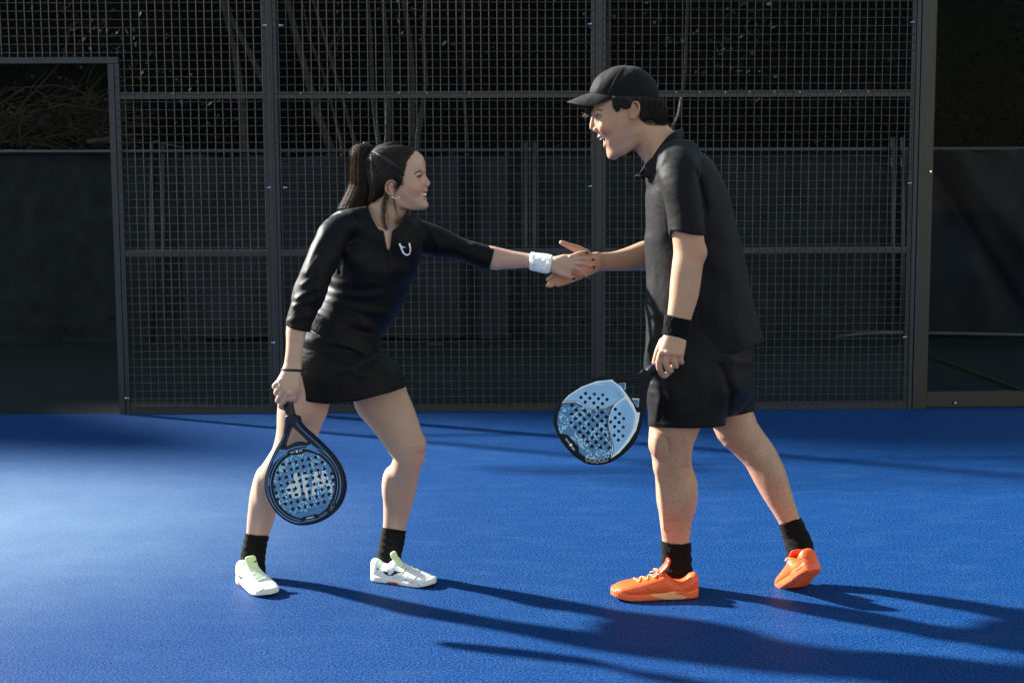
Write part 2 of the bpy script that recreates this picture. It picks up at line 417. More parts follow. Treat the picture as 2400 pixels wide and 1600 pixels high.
# --- windscreen behind the court: steel frame with cloths hung on it
YW = 12.9
def strip_cloth(name, px0, px1, ytop, ybot, Y, m, parent, folds=(), seed=0, eyelets=(), amp=0.012, label=None):
    """a hanging cloth with soft folds; folds = (x px at top, x px at bottom, depth, width px)"""
    nx, nz = 90, 50
    vs, fs = [], []
    rr = np.random.default_rng(seed); ph = rr.uniform(0, 6.28, 6)
    for j in range(nz + 1):
        for i in range(nx + 1):
            u, v = i / nx, j / nz
            px = px0 + (px1 - px0) * u; py = ytop + (ybot - ytop) * v
            d = amp * (math.sin(px * 0.021 + ph[0] + v * 2) + 0.7 * math.sin(px * 0.047 + ph[1] - 3 * v) + 0.6 * math.sin(v * 7 + ph[2] + px * 0.01))
            for (xa, xb, dp, wd) in folds:
                xx = xa + (xb - xa) * v
                d += dp * math.exp(-((px - xx) / wd) ** 2)
            sag = 2.0 * math.sin(u * 31 + ph[3]) if j in (0, nz) else 0
            vs.append(P(px, py + sag, Y + d))
    for j in range(nz):
        for i in range(nx):
            q = j * (nx + 1) + i; fs.append((q, q + 1, q + nx + 2, q + nx + 1))
    o = mesh_obj(name, vs, fs, m, parent, True)
    if label: o['label'] = label
    for (ex, ey) in eyelets:
        mm = MB(); c = P(ex, ey, Y - 0.045)
        ring = [c + 0.016 * np.array([math.cos(w), 0, math.sin(w)]) for w in np.linspace(0, 2 * math.pi, 13)]
        mm.tube(ring, 0.0035, 5, False); mm.build('eyelet', M['galv'], parent)
    return o
ws = thing('windscreen', 'dark cloth windscreen with metal eyelets hung behind the court fence', 'windscreen', tuple(P(1200, 800, YW)))
strip_cloth('mesh_cloth', 1150, 2170, 356, 806, YW + 0.07, M['shade_cloth'], ws, folds=[(1850, 1840, 0.05, 22)], seed=1)
strip_cloth('mesh_cloth', -260, 480, 356, 812, YW + 0.07, M['shade_cloth'], ws, folds=[(120, 150, 0.05, 40)], seed=2, amp=0.02)
strip_cloth('vinyl_sheet', 428, 1192, 366, 792, YW, M['vinyl'], ws,
    folds=[(1096, 1100, 0.14, 17), (1010, 1040, -0.03, 60), (560, 470, 0.05, 40), (650, 600, -0.05, 60), (1150, 1165, -0.04, 30), (820, 860, -0.03, 80)], seed=3,
    eyelets=[(414,363),(543,363),(675,362),(803,362),(930,361),(1061,361),(1187,361),(1189,466),(1190,573),(1192,680),(1193,786),(1067,788),(940,788),(555,792),(436,791),(430,686),(425,580),(421,472)])
strip_cloth('vinyl_sheet', 2120, 2700, 350, 782, YW - 0.02, M['vinyl'], ws,
    folds=[(2150, 2420, 0.09, 25), (2230, 2560, -0.06, 40), (2300, 2150, 0.05, 40), (2420, 2200, -0.05, 40)], seed=5, amp=0.03,
    eyelets=[(2277,353),(2408,355),(2262,772),(2390,774)])
m = MB(); m.tube([P(-260, 357, YW + 0.02), P(2700, 349, YW + 0.02)], 0.022, 8); m.build('top_rail', M['steel'], ws, True)
for x, yt in [(1232, 334), (1252, 334), (2093, 322), (2116, 322), (355, 336), (382, 336), (-120, 336), (2560, 322)]:
    m = MB(); m.tube([P(x, yt, YW + 0.035 if x not in (1232,1252,2093,2116) else YW - 0.01), P(x, 803, YW + 0.035 if x not in (1232,1252,2093,2116) else YW - 0.01)], 0.021, 10); m.build('post', M['galv'], ws, True)
m = MB(); m.tube([P(352, 337, YW), P(366, 330, YW), P(382, 337, YW), P(430, 346, YW)], 0.008, 6); m.build('tie_wire', M['galv'], ws, True)
# things lying on the strip beyond the fence
m = MB(); m.tube([P(1960, 790, 12.4), P(2010, 783, 12.3), P(2070, 780, 12.2), P(2200, 781, 12.2), P(2420, 785, 12.2), P(2560, 787, 12.2)], 0.017, 8)
o = m.build('pale_pipe', M['pipe_white'], None, True); tag(o, 'pale plastic pipe lying at the foot of the windscreen at right', 'pipe')
hp = [G(2150, 829), G(2230, 856), G(2310, 886), G(2400, 921), G(2460, 945)]
m = MB(); m.tube([q + np.array([0, 0, 0.012]) for q in hp], 0.011, 7); o = m.build('orange_hose', M['hose'], None, True); tag(o, 'dull orange hose running across the ground behind the glass pane', 'hose')
def heap(name, px, py, w, h, label):
    c = G(px, py); vs, fs = [], []
    n = 14
    for j in range(5):
        for i in range(n):
            a_ = 2 * math.pi * i / n; r_ = w * (1 - j / 4.6) * (1 + 0.15 * math.sin(3 * a_ + px))
            vs.append((c[0] + r_ * math.cos(a_), c[1] + 0.4 * r_ * math.sin(a_), -0.01 + h * (1 - (1 - j / 4) ** 2) + 0.004 * math.sin(5 * a_)))
    for j in range(4):
        for i in range(n): fs.append((j*n+i, j*n+(i+1)%n, (j+1)*n+(i+1)%n, (j+1)*n+i))
    fs.append(tuple(4*n + i for i in range(n)))
    return tag(mesh_obj(name, vs, fs, M['sand'], None, True), label, 'sand heap')
heap('sand_heap', 2200, 926, 0.13, 0.035, 'small grey sand heap behind the glass pane next to the right post')
heap('sand_heap', 2345, 922, 0.15, 0.035, 'small grey sand heap behind the glass pane near the right edge')
heap('pebble_row', 1022, 806, 0.10, 0.02, 'short row of pale gravel under the windscreen between the players')['category'] = 'gravel'
heap('pebble_row', 425, 811, 0.03, 0.02, 'tiny pale stone pile under the windscreen right of the doorway')['category'] = 'stones'

# --- the cage fence
FT = 2.85                                        # built to just above the picture
fence = thing('cage_fence', 'dark steel mesh fence with posts and rails along the back of the blue court', 'fence', tuple(F0))
def fbox(name, s0, s1, z0, z1, y0, y1, m='steel', parent=None):
    b_ = MB(); b_.box((s0, y0, z0), (s1, y1, z1), FM); return b_.build(name, M[m], parent or fence)
sL, _ = fl(639, 480); sC, _ = fl(1403, 480); sR, _ = fl(2150, 480); sD, _ = fl(276, 480)
zr1 = fl(1200, 221)[1]; zr2 = fl(1200, 590)[1]; zd = fl(140, 142)[1]
S0 = fl(-140, 480)[0]
def post(s):
    # box post in the middle, the angle frames of the two panels at its sides, thin shadow gaps between
    fbox('post', s - 0.020, s + 0.020, -0.02, FT, -0.004, 0.060)
    for sg in (-1, 1):
        lo, hi = sorted((s + sg * 0.023, s + sg * 0.044))
        fbox('panel_frame', lo, hi, 0.0, FT, 0.004, 0.034)
        lo, hi = sorted((s + sg * 0.041, s + sg * 0.0445))
        fbox('panel_flange', lo, hi, 0.0, FT, 0.0342, 0.064)
    fbox('weld_bead', s - 0.0045, s + 0.0045, 0.0, FT, -0.010, -0.0042)
post(sL); post(sC)
# right post with the glass beside it
fbox('post', sR - 0.030, sR - 0.006, -0.02, FT, -0.004, 0.060); fbox('panel_frame', sR - 0.058, sR - 0.033, 0, FT, 0.004, 0.034)
fbox('post', sR + 0.000, sR + 0.022, -0.02, FT, -0.008, 0.060)
# door jamb and lintel at left, mesh above the opening
fbox('door_jamb', sD - 0.033, sD + 0.003, 0, zd - 0.021, -0.003, 0.05)
fbox('panel_frame', sD + 0.006, sD + 0.034, 0, zd + 0.018, 0.004, 0.034)
fbox('lintel', S0, sD + 0.034, zd - 0.018, zd + 0.019, -0.006, 0.05)
for (sa, sb, top) in [(sD + 0.036, sL - 0.0455, FT), (sL + 0.0455, sC - 0.0455, FT), (sC + 0.0455, sR - 0.059, FT)]:
    for zc in (zr1, zr2):
        fbox('rail', sa, sb, zc - 0.021, zc + 0.013, 0.006, 0.012)
        fbox('rail_lip', sa, sb, zc + 0.0132, zc + 0.020, 0.006, 0.046)
    fbox('base_plate', sa, sb, 0.0, 0.047, 0.006, 0.012)
def wires(s0, s1, z0, z1, name='wire_mesh'):
    b_ = MB(); w = 0.0024
    rr = random.Random(int(s0 * 1000))
    k = math.ceil((s0 + 0.008) / 0.05)
    while k * 0.05 < s1 - 0.004:
        s = k * 0.05 + rr.uniform(-0.0012, 0.0012)
        pts_ = [FM @ Vector((s + rr.uniform(-0.0008, 0.0008), 0.0, z0 + (z1 - z0) * i / 6)) for i in range(7)]
        b_.tube([np.array(q) for q in pts_], w, 6, False); k += 1
    k = math.ceil(z0 / 0.05)
    while k * 0.05 < z1:
        z = k * 0.05 + rr.uniform(-0.0008, 0.0008)
        pts_ = [FM @ Vector((s0 + (s1 - s0) * i / 8, -0.0047, z + rr.uniform(-0.0008, 0.0008))) for i in range(9)]
        b_.tube([np.array(q) for q in pts_], w, 6, False); k += 1
    o_ = b_.build(name, M['wire'], fence, True); o_['kind'] = 'stuff'; return o_
wires(sD + 0.012, sL - 0.025, 0.03, FT); wires(sL + 0.025, sC - 0.025, 0.03, FT); wires(sC + 0.025, sR - 0.034, 0.03, FT)
wires(S0, sD + 0.01, zd + 0.0, FT)
def bolt(px, py, dirn):
    p = FP(px, py, 0.006); b_ = MB()
    a_ = FU * dirn
    b_.tube([p - a_ * 0.012, p - a_ * 0.004], 0.0075, 6); b_.tube([p - a_ * 0.004, p + a_ * 0.012], 0.004, 6)
    b_.build('bolt', M['zinc'], fence, False)
for px, py, dr in [(620,60,-1),(659,60,1),(630,440,-1),(669,440,1),(640,803,-1),(675,803,1),(1382,57,-1),(1383,437,-1),(2138,53,-1),(2131,430,-1),(2120,790,-1),(298,933,1)]: bolt(px, py, dr)
for px in (405, 465, 705, 820, 935, 1000, 1100, 1585, 1640, 1700, 1757, 1815, 1875, 1970, 2035):
    for zc, yy in ((zr1, 217), (zr2, 591)):
        s, z = fl(px, yy); c = FM @ Vector((s, 0.004, zc + 0.003 if yy > 300 else zc + 0.010)); b_ = MB()
        b_.tube([np.array(c), np.array(c) + FN * 0.006], 0.0042, 6); b_.build('rail_bolt', M['black_paint' if yy > 300 else 'zinc'], fence)
for k in range(14):
    for sg in (-1, 1):
        c = FM @ Vector((sC + sg * 0.040, 0.004, 0.10 + k * 0.21 + (0.04 if sg > 0 else 0))); b_ = MB()
        b_.tube([np.array(c), np.array(c) + FN * 0.005], 0.0036, 6); b_.build('flange_bolt', M['black_paint'], fence)

# --- glass pane at the right
gl = thing('glass_pane', 'tall glass wall pane with black edge strip at the right end of the fence', 'glass wall', tuple(F0 + FU * (sR + 0.3)))
s1 = fl(2700, 480)[0]
b_ = MB(); b_.box((sR + 0.024, 0.020, 0.085), (s1, 0.030, FT), FM); b_.build('pane', M['glass'], gl)
b_ = MB(); b_.box((sR + 0.0235, 0.004, 0.0), (sR + 0.094, 0.018, FT), FM); b_.build('edge_strip', M['black_paint'], gl)
b_ = MB(); b_.box((sR + 0.096, 0.004, 0.012), (s1, 0.018, 0.105), FM); b_.build('bottom_strip', M['black_paint'], gl)
b_ = MB(); b_.box((sR + 0.096, 0.002, 0.1055), (s1, 0.014, 0.1085), FM); b_.build('seal', M['galv'], gl)
for px, py in [(2180, 402), (2238, 943), (2455, 940)]:
    p = FP(px, py, -0.002); b_ = MB(); b_.tube([p, p + FN * 0.006], 0.0125, 14); o = b_.build('washer', M['black_paint'], gl)
    b_ = MB(); b_.tube([p + FN * 0.0062, p + FN * 0.012], 0.0072, 10); b_.build('bolt', M['zinc'], gl)
# ------------------------------------------------------------------ sculpting engine: signed distance fields -> one continuous mesh
f32 = np.float32
def catmull(A, sub):
    A = np.asarray(A, float); n = len(A)
    if n < 3 or sub == 1:
        t = np.linspace(0, n - 1, (n - 1) * sub + 1); i = np.minimum(t.astype(int), n - 2); w = (t - i)[:, None]
        return A[i] * (1 - w) + A[i + 1] * w
    out = []
    for i in range(n - 1):
        p0 = A[i - 1] if i > 0 else 2 * A[0] - A[1]
        p1, p2 = A[i], A[i + 1]
        p3 = A[i + 2] if i + 2 < n else 2 * A[-1] - A[-2]
        for k in range(sub):
            t = k / sub
            out.append(0.5 * (2 * p1 + (p2 - p0) * t + (2 * p0 - 5 * p1 + 4 * p2 - p3) * t * t + (3 * p1 - p0 - 3 * p2 + p3) * t ** 3))
    out.append(A[-1])
    return np.array(out)
def near_segments(C, p, r=None):
    """only the pieces of a polyline that can be nearest to some of the points"""
    if len(p) < 64: return range(len(C) - 1)
    lo, hi = p.min(0), p.max(0); c = (lo + hi) / 2; Rb = float(np.linalg.norm(hi - lo)) / 2
    a = C[:-1]; ab = C[1:] - a; pa = c - a
    t = np.clip((pa * ab).sum(1) / ((ab * ab).sum(1) + 1e-12), 0, 1)
    d = np.linalg.norm(pa - t[:, None] * ab, axis=1)
    if r is not None: d = d - np.maximum(r[:-1], r[1:])
    sl = 0.0 if r is None else float(np.abs(np.diff(r)).max())
    return np.nonzero(d <= d.min() + 2 * Rb + sl)[0]
class Tube:
    """lofted limb: stations (xl, yl, xr, yr, Y, half depth) in photograph pixels, or raw=[(C, U, ra, rb)]"""
    def __init__(s, st=None, raw=None, sub=3, n=2.0, op='u', k=0.012, V=(0, 1, 0), grow=0.0, cap=1.0):
        s.op, s.k, s.n, s.cap = op, k, n, cap
        rows = []
        if raw is None:
            for q in st:
                a, b = P(q[0], q[1], q[4]), P(q[2], q[3], q[4])
                rows.append(np.concatenate([(a + b) / 2, (b - a) / 2, [q[5]], np.asarray(q[6] if len(q) > 6 else V, float)]))
        else:
            for C, U, rb, VV in raw: rows.append(np.concatenate([C, U, [rb], VV]))
        A = catmull(rows, sub)
        s.C = A[:, :3]; U = A[:, 3:6]; s.ra = np.linalg.norm(U, axis=1); s.U = U / s.ra[:, None]
        s.rb = np.maximum(A[:, 6], 0.002)
        V_ = A[:, 7:10]; V_ = V_ - (V_ * s.U).sum(1)[:, None] * s.U; s.V = V_ / np.linalg.norm(V_, axis=1)[:, None]
        s.ra = s.ra + grow; s.rb = s.rb + grow
        s.W = np.cross(s.U, s.V)
        mn = np.minimum(s.ra, s.rb)
        T = np.concatenate([s.C, s.U / s.ra[:, None], s.V / s.rb[:, None], s.W / mn[:, None], mn[:, None]], 1).astype(f32)
        s.T0 = T[:-1]; s.TD = T[1:] - T[:-1]
        rm = np.maximum(s.ra, s.rb)[:, None]
        s.lo = (s.C - rm).min(0); s.hi = (s.C + rm).max(0)
    def d(s, p):
        N = len(p); X, Y, Z = (np.ascontiguousarray(p[:, i]) for i in range(3))
        seg = near_segments(s.C, p)
        best = np.full(N, 1e9, f32); bs = np.zeros(N, f32)
        C = s.C
        for i in seg:
            ax, ay, az = C[i].tolist(); dx, dy, dz = (C[i + 1] - C[i]).tolist(); il = 1.0 / (dx*dx + dy*dy + dz*dz + 1e-12)
            x = X - f32(ax); y = Y - f32(ay); z = Z - f32(az)
            t = x * f32(dx * il); t += y * f32(dy * il); t += z * f32(dz * il)
            np.clip(t, 0, 1, out=t)
            x -= t * f32(dx); y -= t * f32(dy); z -= t * f32(dz)
            x *= x; y *= y; z *= z; x += y; x += z
            m = x < best
            np.copyto(best, x, where=m); t += f32(i); np.copyto(bs, t, where=m)
        bi = np.minimum(bs.astype(np.int32), len(C) - 2); w = bs - bi
        A = s.T0[bi]; A += s.TD[bi] * w[:, None]                 # C, U/ra, V/rb, W/min, min radius
        qx = X - A[:, 0]; qy = Y - A[:, 1]; qz = Z - A[:, 2]
        u = qx * A[:, 3] + qy * A[:, 4] + qz * A[:, 5]
        v = qx * A[:, 6] + qy * A[:, 7] + qz * A[:, 8]
        wv = qx * A[:, 9] + qy * A[:, 10] + qz * A[:, 11]
        if s.cap != 1.0: wv = np.where((bs <= 0.0005) | (bs >= len(C) - 1.0005), wv / f32(s.cap), wv)
        if s.n == 2.0: k = np.sqrt(u * u + v * v + wv * wv)
        else: k = (np.abs(u) ** s.n + np.abs(v) ** s.n + np.abs(wv) ** s.n) ** (1.0 / s.n)
        ln = np.sqrt(qx * qx + qy * qy + qz * qz)
        r = np.where(k > 1e-3, ln / np.maximum(k, 1e-3), A[:, 12])
        return ((k - 1) * r).astype(f32)
class Chain:
    """round polyline limb through world points with a radius at each"""
    def __init__(s, pts, rad, op='u', k=0.006, sub=4):
        A = catmull([np.concatenate([np.asarray(p, float), [r]]) for p, r in zip(pts, rad)], sub)
        s.C, s.r, s.op, s.k = A[:, :3], A[:, 3], op, k
        s.lo = (s.C - s.r[:, None]).min(0); s.hi = (s.C + s.r[:, None]).max(0)
    def d(s, p):
        X, Y, Z = (np.ascontiguousarray(p[:, i]) for i in range(3))
        best = np.full(len(p), 1e9, f32); C = s.C
        for i in near_segments(s.C, p, s.r):
            ax, ay, az = C[i].tolist(); dx, dy, dz = (C[i + 1] - C[i]).tolist(); il = 1.0 / (dx*dx + dy*dy + dz*dz + 1e-12)
            x = X - f32(ax); y = Y - f32(ay); z = Z - f32(az)
            t = x * f32(dx * il); t += y * f32(dy * il); t += z * f32(dz * il)
            np.clip(t, 0, 1, out=t)
            x -= t * f32(dx); y -= t * f32(dy); z -= t * f32(dz)
            x *= x; y *= y; z *= z; x += y; x += z
            np.sqrt(x, out=x); x -= f32(s.r[i]) + t * f32(s.r[i + 1] - s.r[i])
            np.minimum(best, x, out=best)
        return best
class Loft:
    """solid given by its sections along a straight axis: rows (h, u0, u1, half width); section = superellipse"""
    def __init__(s, rows, O, H, U, V, n=2.0, op='u', k=0.01, grow=0.0, dense=160):
        A = np.asarray(rows, float); A = A[np.argsort(A[:, 0])]
        h = np.linspace(A[0, 0], A[-1, 0], dense)
        def pch(y):                                              # monotone cubic
            x = A[:, 0]; d = np.diff(y) / np.diff(x); m = np.zeros(len(x)); m[1:-1] = np.where(d[:-1] * d[1:] > 0, 2 * d[:-1] * d[1:] / (d[:-1] + d[1:] + 1e-12 * np.sign(d[:-1] + d[1:] + 1e-30)), 0); m[0], m[-1] = d[0], d[-1]
            i = np.clip(np.searchsorted(x, h) - 1, 0, len(x) - 2); w = x[i + 1] - x[i]; t = (h - x[i]) / w
            return (2*t**3-3*t**2+1)*y[i] + (t**3-2*t**2+t)*w*m[i] + (-2*t**3+3*t**2)*y[i+1] + (t**3-t**2)*w*m[i+1]
        s.h0, s.h1, s.N = h[0], h[-1], dense
        u0, u1 = pch(A[:, 1]), pch(A[:, 2])
        s.c = ((u0 + u1) / 2).astype(f32); s.ra = np.maximum((u1 - u0) / 2 + grow, 0.0015).astype(f32); s.rb = np.maximum(pch(A[:, 3]) + grow, 0.0015).astype(f32)
        s.O, s.H, s.U, s.V, s.n, s.op, s.k, s.grow = (np.asarray(O, float), np.asarray(H, float), np.asarray(U, float), np.asarray(V, float), n, op, k, grow)
        q = [s.O + s.H * hh + s.U * uu + s.V * vv for hh in (s.h0 - grow, s.h1 + grow) for uu in (u0.min() - grow, u1.max() + grow) for vv in (-s.rb.max(), s.rb.max())]
        s.lo, s.hi = np.min(q, 0), np.max(q, 0)
    def d(s, p):
        q = p - s.O.astype(f32)
        h = q @ s.H.astype(f32); u = q @ s.U.astype(f32); v = q @ s.V.astype(f32)
        f = np.clip((h - s.h0) / (s.h1 - s.h0), 0, 1) * (s.N - 1); i = np.minimum(f.astype(np.int32), s.N - 2); w = (f - i).astype(f32)
        I = lambda a: a[i] * (1 - w) + a[i + 1] * w
        ra, rb = I(s.ra), I(s.rb); u = u - I(s.c)
        k = (np.abs(u / ra) ** s.n + np.abs(v / rb) ** s.n) ** (1.0 / s.n)
        ln = np.sqrt(u * u + v * v); r = np.where(k > 1e-3, ln / np.maximum(k, 1e-3), np.minimum(ra, rb))
        d = (k - 1) * r
        out = np.maximum(s.h0 - s.grow - h, h - s.h1 - s.grow)
        return np.where(out > 0, np.sqrt(np.maximum(d, 0) ** 2 + out ** 2), np.maximum(d, out)).astype(f32)
class Ell:
    def __init__(s, c, r, op='u', k=0.01, rot=None):
        s.c = np.asarray(c, float); s.r = np.asarray(r if hasattr(r, '__len__') else (r, r, r), float); s.op, s.k = op, k
        s.R = np.array(rot) if rot is not None else np.eye(3)
        m = s.r.max(); s.lo = s.c - m; s.hi = s.c + m
    def d(s, p):
        q = (p - s.c.astype(f32)) @ s.R.astype(f32)
        k = np.sqrt(((q / s.r.astype(f32)) ** 2).sum(1)); k2 = np.sqrt(((q / (s.r ** 2).astype(f32)) ** 2).sum(1))
        return (k * (k - 1) / np.maximum(k2, 1e-6)).astype(f32)
def poly2(px, py, poly):
    """signed distance in pixels to a closed polygon (negative inside)"""
    poly = np.asarray(poly, float); n = len(poly)
    d = np.full(px.shape, 1e18); ins = np.zeros(px.shape, bool)
    for i in range(n):
        a, b = poly[i], poly[(i + 1) % n]; e = b - a
        wx, wy = px - a[0], py - a[1]
        t = np.clip((wx * e[0] + wy * e[1]) / (e @ e + 1e-12), 0, 1)
        d = np.minimum(d, (wx - t * e[0]) ** 2 + (wy - t * e[1]) ** 2)
        if abs(e[1]) > 1e-12:
            c = ((a[1] > py) != (b[1] > py)) & (px < (b[0] - a[0]) * (py - a[1]) / (b[1] - a[1]) + a[0])
            ins ^= c
    d = np.sqrt(d)
    return np.where(ins, -d, d)
class Cut:
    """keeps (op 'i') or removes (op 's') what lies inside a silhouette polygon swept along the line of sight; lat=(Y0, Y1) limits its depth"""
    def __init__(s, poly, op='i', k=0.002, lat=None, ppm=690.0):
        s.poly, s.op, s.k, s.lat, s.ppm = poly, op, k, lat, ppm
        s.lo = np.full(3, -1e3); s.hi = np.full(3, 1e3)
        if op == 's' and lat is not None:
            q = np.array([P(x, y, Y) for x, y in poly for Y in lat]); s.lo, s.hi = q.min(0), q.max(0)
    def d(s, p):
        x, y = prj(p); d = poly2(x, y, s.poly) / s.ppm
        if s.lat is not None: d = np.maximum(d, np.maximum(s.lat[0] - p[:, 1], p[:, 1] - s.lat[1]))
        return d.astype(f32)
class Plane:
    def __init__(s, c, n, op='i', k=0.001):
        s.c = np.asarray(c, float); s.nn = np.asarray(n, float) / np.linalg.norm(n); s.op, s.k = op, k
        s.lo = np.full(3, -1e3); s.hi = np.full(3, 1e3)
    def d(s, p): return ((p - s.c.astype(f32)) @ s.nn.astype(f32)).astype(f32)
class Warp:
    """adds fn(p) to the distance: folds, wrinkles, strands"""
    def __init__(s, fn): s.fn, s.op, s.k = fn, 'w', 0; s.lo = np.full(3, -1e3); s.hi = np.full(3, 1e3)
def smin(a, b, k):
    if k <= 0: return np.minimum(a, b)
    h = np.maximum(k - np.abs(a - b), 0) / k
    return np.minimum(a, b) - h * h * k * 0.25
def field(prims, p, sel=None):
    D = np.full(len(p), 0.5, f32)
    for i, q in enumerate(prims):
        if sel is not None and i not in sel: continue
        if q.op == 'u': D = smin(D, q.d(p), q.k)
        elif q.op == 's': D = -smin(-D, q.d(p), q.k)
        elif q.op == 'i': D = -smin(-D, -q.d(p), q.k)
        elif q.op == 'w':
            m = np.abs(D) < 0.03
            if m.any(): D[m] += q.fn(p[m]).astype(f32)
    return D
def sculpt(prims, vox, B=20, smooth=1):
    """naive surface nets over the blocks the shape touches -> verts, quads"""
    us = [q for q in prims if q.op == 'u']
    lo = np.min([q.lo for q in us], 0) - 4 * vox - 0.01; hi = np.max([q.hi for q in us], 0) + 4 * vox + 0.01
    nb = np.ceil((hi - lo) / (vox * B)).astype(int)
    NC = nb * B + 2
    Rb = B * vox * 0.87
    g = np.arange(B + 1)
    base = np.stack(np.meshgrid(g, g, g, indexing='ij'), -1).reshape(-1, 3)
    ST = 4; nc = B // ST; warped = any(q.op == 'w' for q in prims)
    cg = np.arange(nc + 1) * ST
    cbase = np.stack(np.meshgrid(cg, cg, cg, indexing='ij'), -1).reshape(-1, 3)
    cidx = np.clip(np.round(np.arange(B + 1) / ST), 0, nc).astype(int)
    corners = [(0,0,0),(1,0,0),(0,1,0),(1,1,0),(0,0,1),(1,0,1),(0,1,1),(1,1,1)]
    edges = [(0,1),(2,3),(4,5),(6,7),(0,2),(1,3),(4,6),(5,7),(0,4),(1,5),(2,6),(3,7)]
    cid = lambda c: (c[..., 0] * NC[1] + c[..., 1]) * NC[2] + c[..., 2]
    # distances at the block centres decide which shapes matter where
    bi = np.stack(np.meshgrid(*[np.arange(k) for k in nb], indexing='ij'), -1).reshape(-1, 3)
    bc = (lo + (bi + 0.5) * B * vox).astype(f32)
    need = np.zeros((len(bi), len(prims)), bool); dmin = np.full(len(bi), 9.0)
    for i, q in enumerate(prims):
        if q.op == 'w': need[:, i] = True; continue
        if q.op == 'i': need[:, i] = q.d(bc) > -(2 * Rb + q.k); continue
        m = ((q.lo - Rb - 0.03 < bc) & (q.hi + Rb + 0.03 > bc)).all(1)
        if not m.any(): continue
        dc = np.full(len(bi), 9.0); dc[m] = q.d(bc[m])
        need[:, i] = dc < 2.0 * Rb + q.k + 0.004
        if q.op == 'u': dmin = np.minimum(dmin, dc)
    todo = np.nonzero((dmin < 2.0 * Rb + 0.02) & (dmin > -3.2 * Rb - 0.03) | (need[:, [i for i, q in enumerate(prims) if q.op in 'si']].any(1) & (dmin < 2.0 * Rb) if any(q.op in 'si' for q in prims) else False))[0]
    def work(t):
        o = bi[t] * B
        sel = set(np.nonzero(need[t])[0])
        Dc = field(prims, (lo + (cbase + o) * vox).astype(f32), sel).reshape(nc + 1, nc + 1, nc + 1)
        A = np.abs(Dc); cm = A[:-1, :-1, :-1]
        for a, b, c in corners[1:]: cm = np.minimum(cm, A[a:nc + a, b:nc + b, c:nc + c])
        live = cm < ST * vox * 1.75 + (0.0045 if warped else 0.0)
        if not live.any(): return None
        hot = np.zeros((B + 1,) * 3, bool)                       # the samples near the surface; the rest keep the coarse value
        for a, b, c in np.argwhere(live): hot[a*ST:a*ST+ST+1, b*ST:b*ST+ST+1, c*ST:c*ST+ST+1] = True
        D = Dc[np.ix_(cidx, cidx, cidx)].copy()
        h = hot.ravel()
        D = D.ravel(); D[h] = field(prims, (lo + (base[h] + o) * vox).astype(f32), sel); D = D.reshape(B + 1, B + 1, B + 1)
        if D.min() > 0 or D.max() < 0: return None
        c8 = np.stack([D[a:B + a, b:B + b, c:B + c] for a, b, c in corners])
        neg = (c8 < 0).sum(0)
        act = np.argwhere((neg > 0) & (neg < 8))
        if not len(act): return None
        v8 = c8[:, act[:, 0], act[:, 1], act[:, 2]]
        acc = np.zeros((len(act), 3)); cnt = np.zeros(len(act))
        for (i, j) in edges:
            a, b = v8[i], v8[j]
            m = (a < 0) != (b < 0)
            tt = np.where(m, a / np.where(m, a - b, 1), 0)
            ci, cj = np.array(corners[i]), np.array(corners[j])
            acc += np.where(m[:, None], ci + tt[:, None] * (cj - ci), 0); cnt += m
        S = D < 0; qs = []
        for ax in range(3):
            sl0 = [slice(0, B)] * 3; sl1 = [slice(0, B)] * 3; sl1[ax] = slice(1, B + 1)
            s0, s1 = S[tuple(sl0)], S[tuple(sl1)]
            ed = np.argwhere(s0 != s1)
            if not len(ed): continue
            flip = s0[ed[:, 0], ed[:, 1], ed[:, 2]]
            e = ed + o
            u = np.zeros(3, int); u[(ax + 1) % 3] = 1; w = np.zeros(3, int); w[(ax + 2) % 3] = 1
            qd = np.stack([cid(e - u - w), cid(e - w), cid(e), cid(e - u)], 1)
            qd[~flip] = qd[~flip][:, ::-1]
            qs.append(qd)
        return cid(act + o), lo + (act + o + acc / cnt[:, None]) * vox, np.concatenate(qs) if qs else np.zeros((0, 4), int)
    res = [r_ for r_ in map(work, todo) if r_ is not None]
    cids = np.concatenate([r_[0] for r_ in res]); pos = np.concatenate([r_[1] for r_ in res]); quads = np.concatenate([r_[2] for r_ in res])
    od = np.argsort(cids); cs = cids[od]; pos = pos[od]
    ix = np.minimum(np.searchsorted(cs, quads), len(cs) - 1)
    F = ix[(cs[ix] == quads).all(1)]
    n = len(pos)
    e = np.concatenate([F[:, [0, 1]], F[:, [1, 2]], F[:, [2, 3]], F[:, [3, 0]]])
    cnt = np.bincount(e[:, 0], minlength=n) + np.bincount(e[:, 1], minlength=n)
    for it in range(smooth):
        s_ = np.stack([np.bincount(e[:, 0], pos[e[:, 1], k], n) + np.bincount(e[:, 1], pos[e[:, 0], k], n) for k in range(3)], 1)
        lam = 0.5 if it % 2 == 0 else -0.52
        pos = pos + lam * (s_ / np.maximum(cnt, 1)[:, None] - pos) * (cnt > 0)[:, None]
    # keep the one continuous piece: small loose specks go
    lab = np.arange(n)
    for it in range(200):
        lf = lab[F]; m = lf.min(1); new = lab.copy()
        for j in range(4): np.minimum.at(new, lf[:, j], m)
        while True:
            nn = new[new]
            if (nn == new).all(): break
            new = nn
        if (new == lab).all(): break
        lab = new
    sz = np.bincount(lab, minlength=n); keep = sz[lab] > 0.02 * n
    if not keep.all():
        mp = np.cumsum(keep) - 1; F = mp[F[keep[F].all(1)]]; pos = pos[keep]
    return pos, F
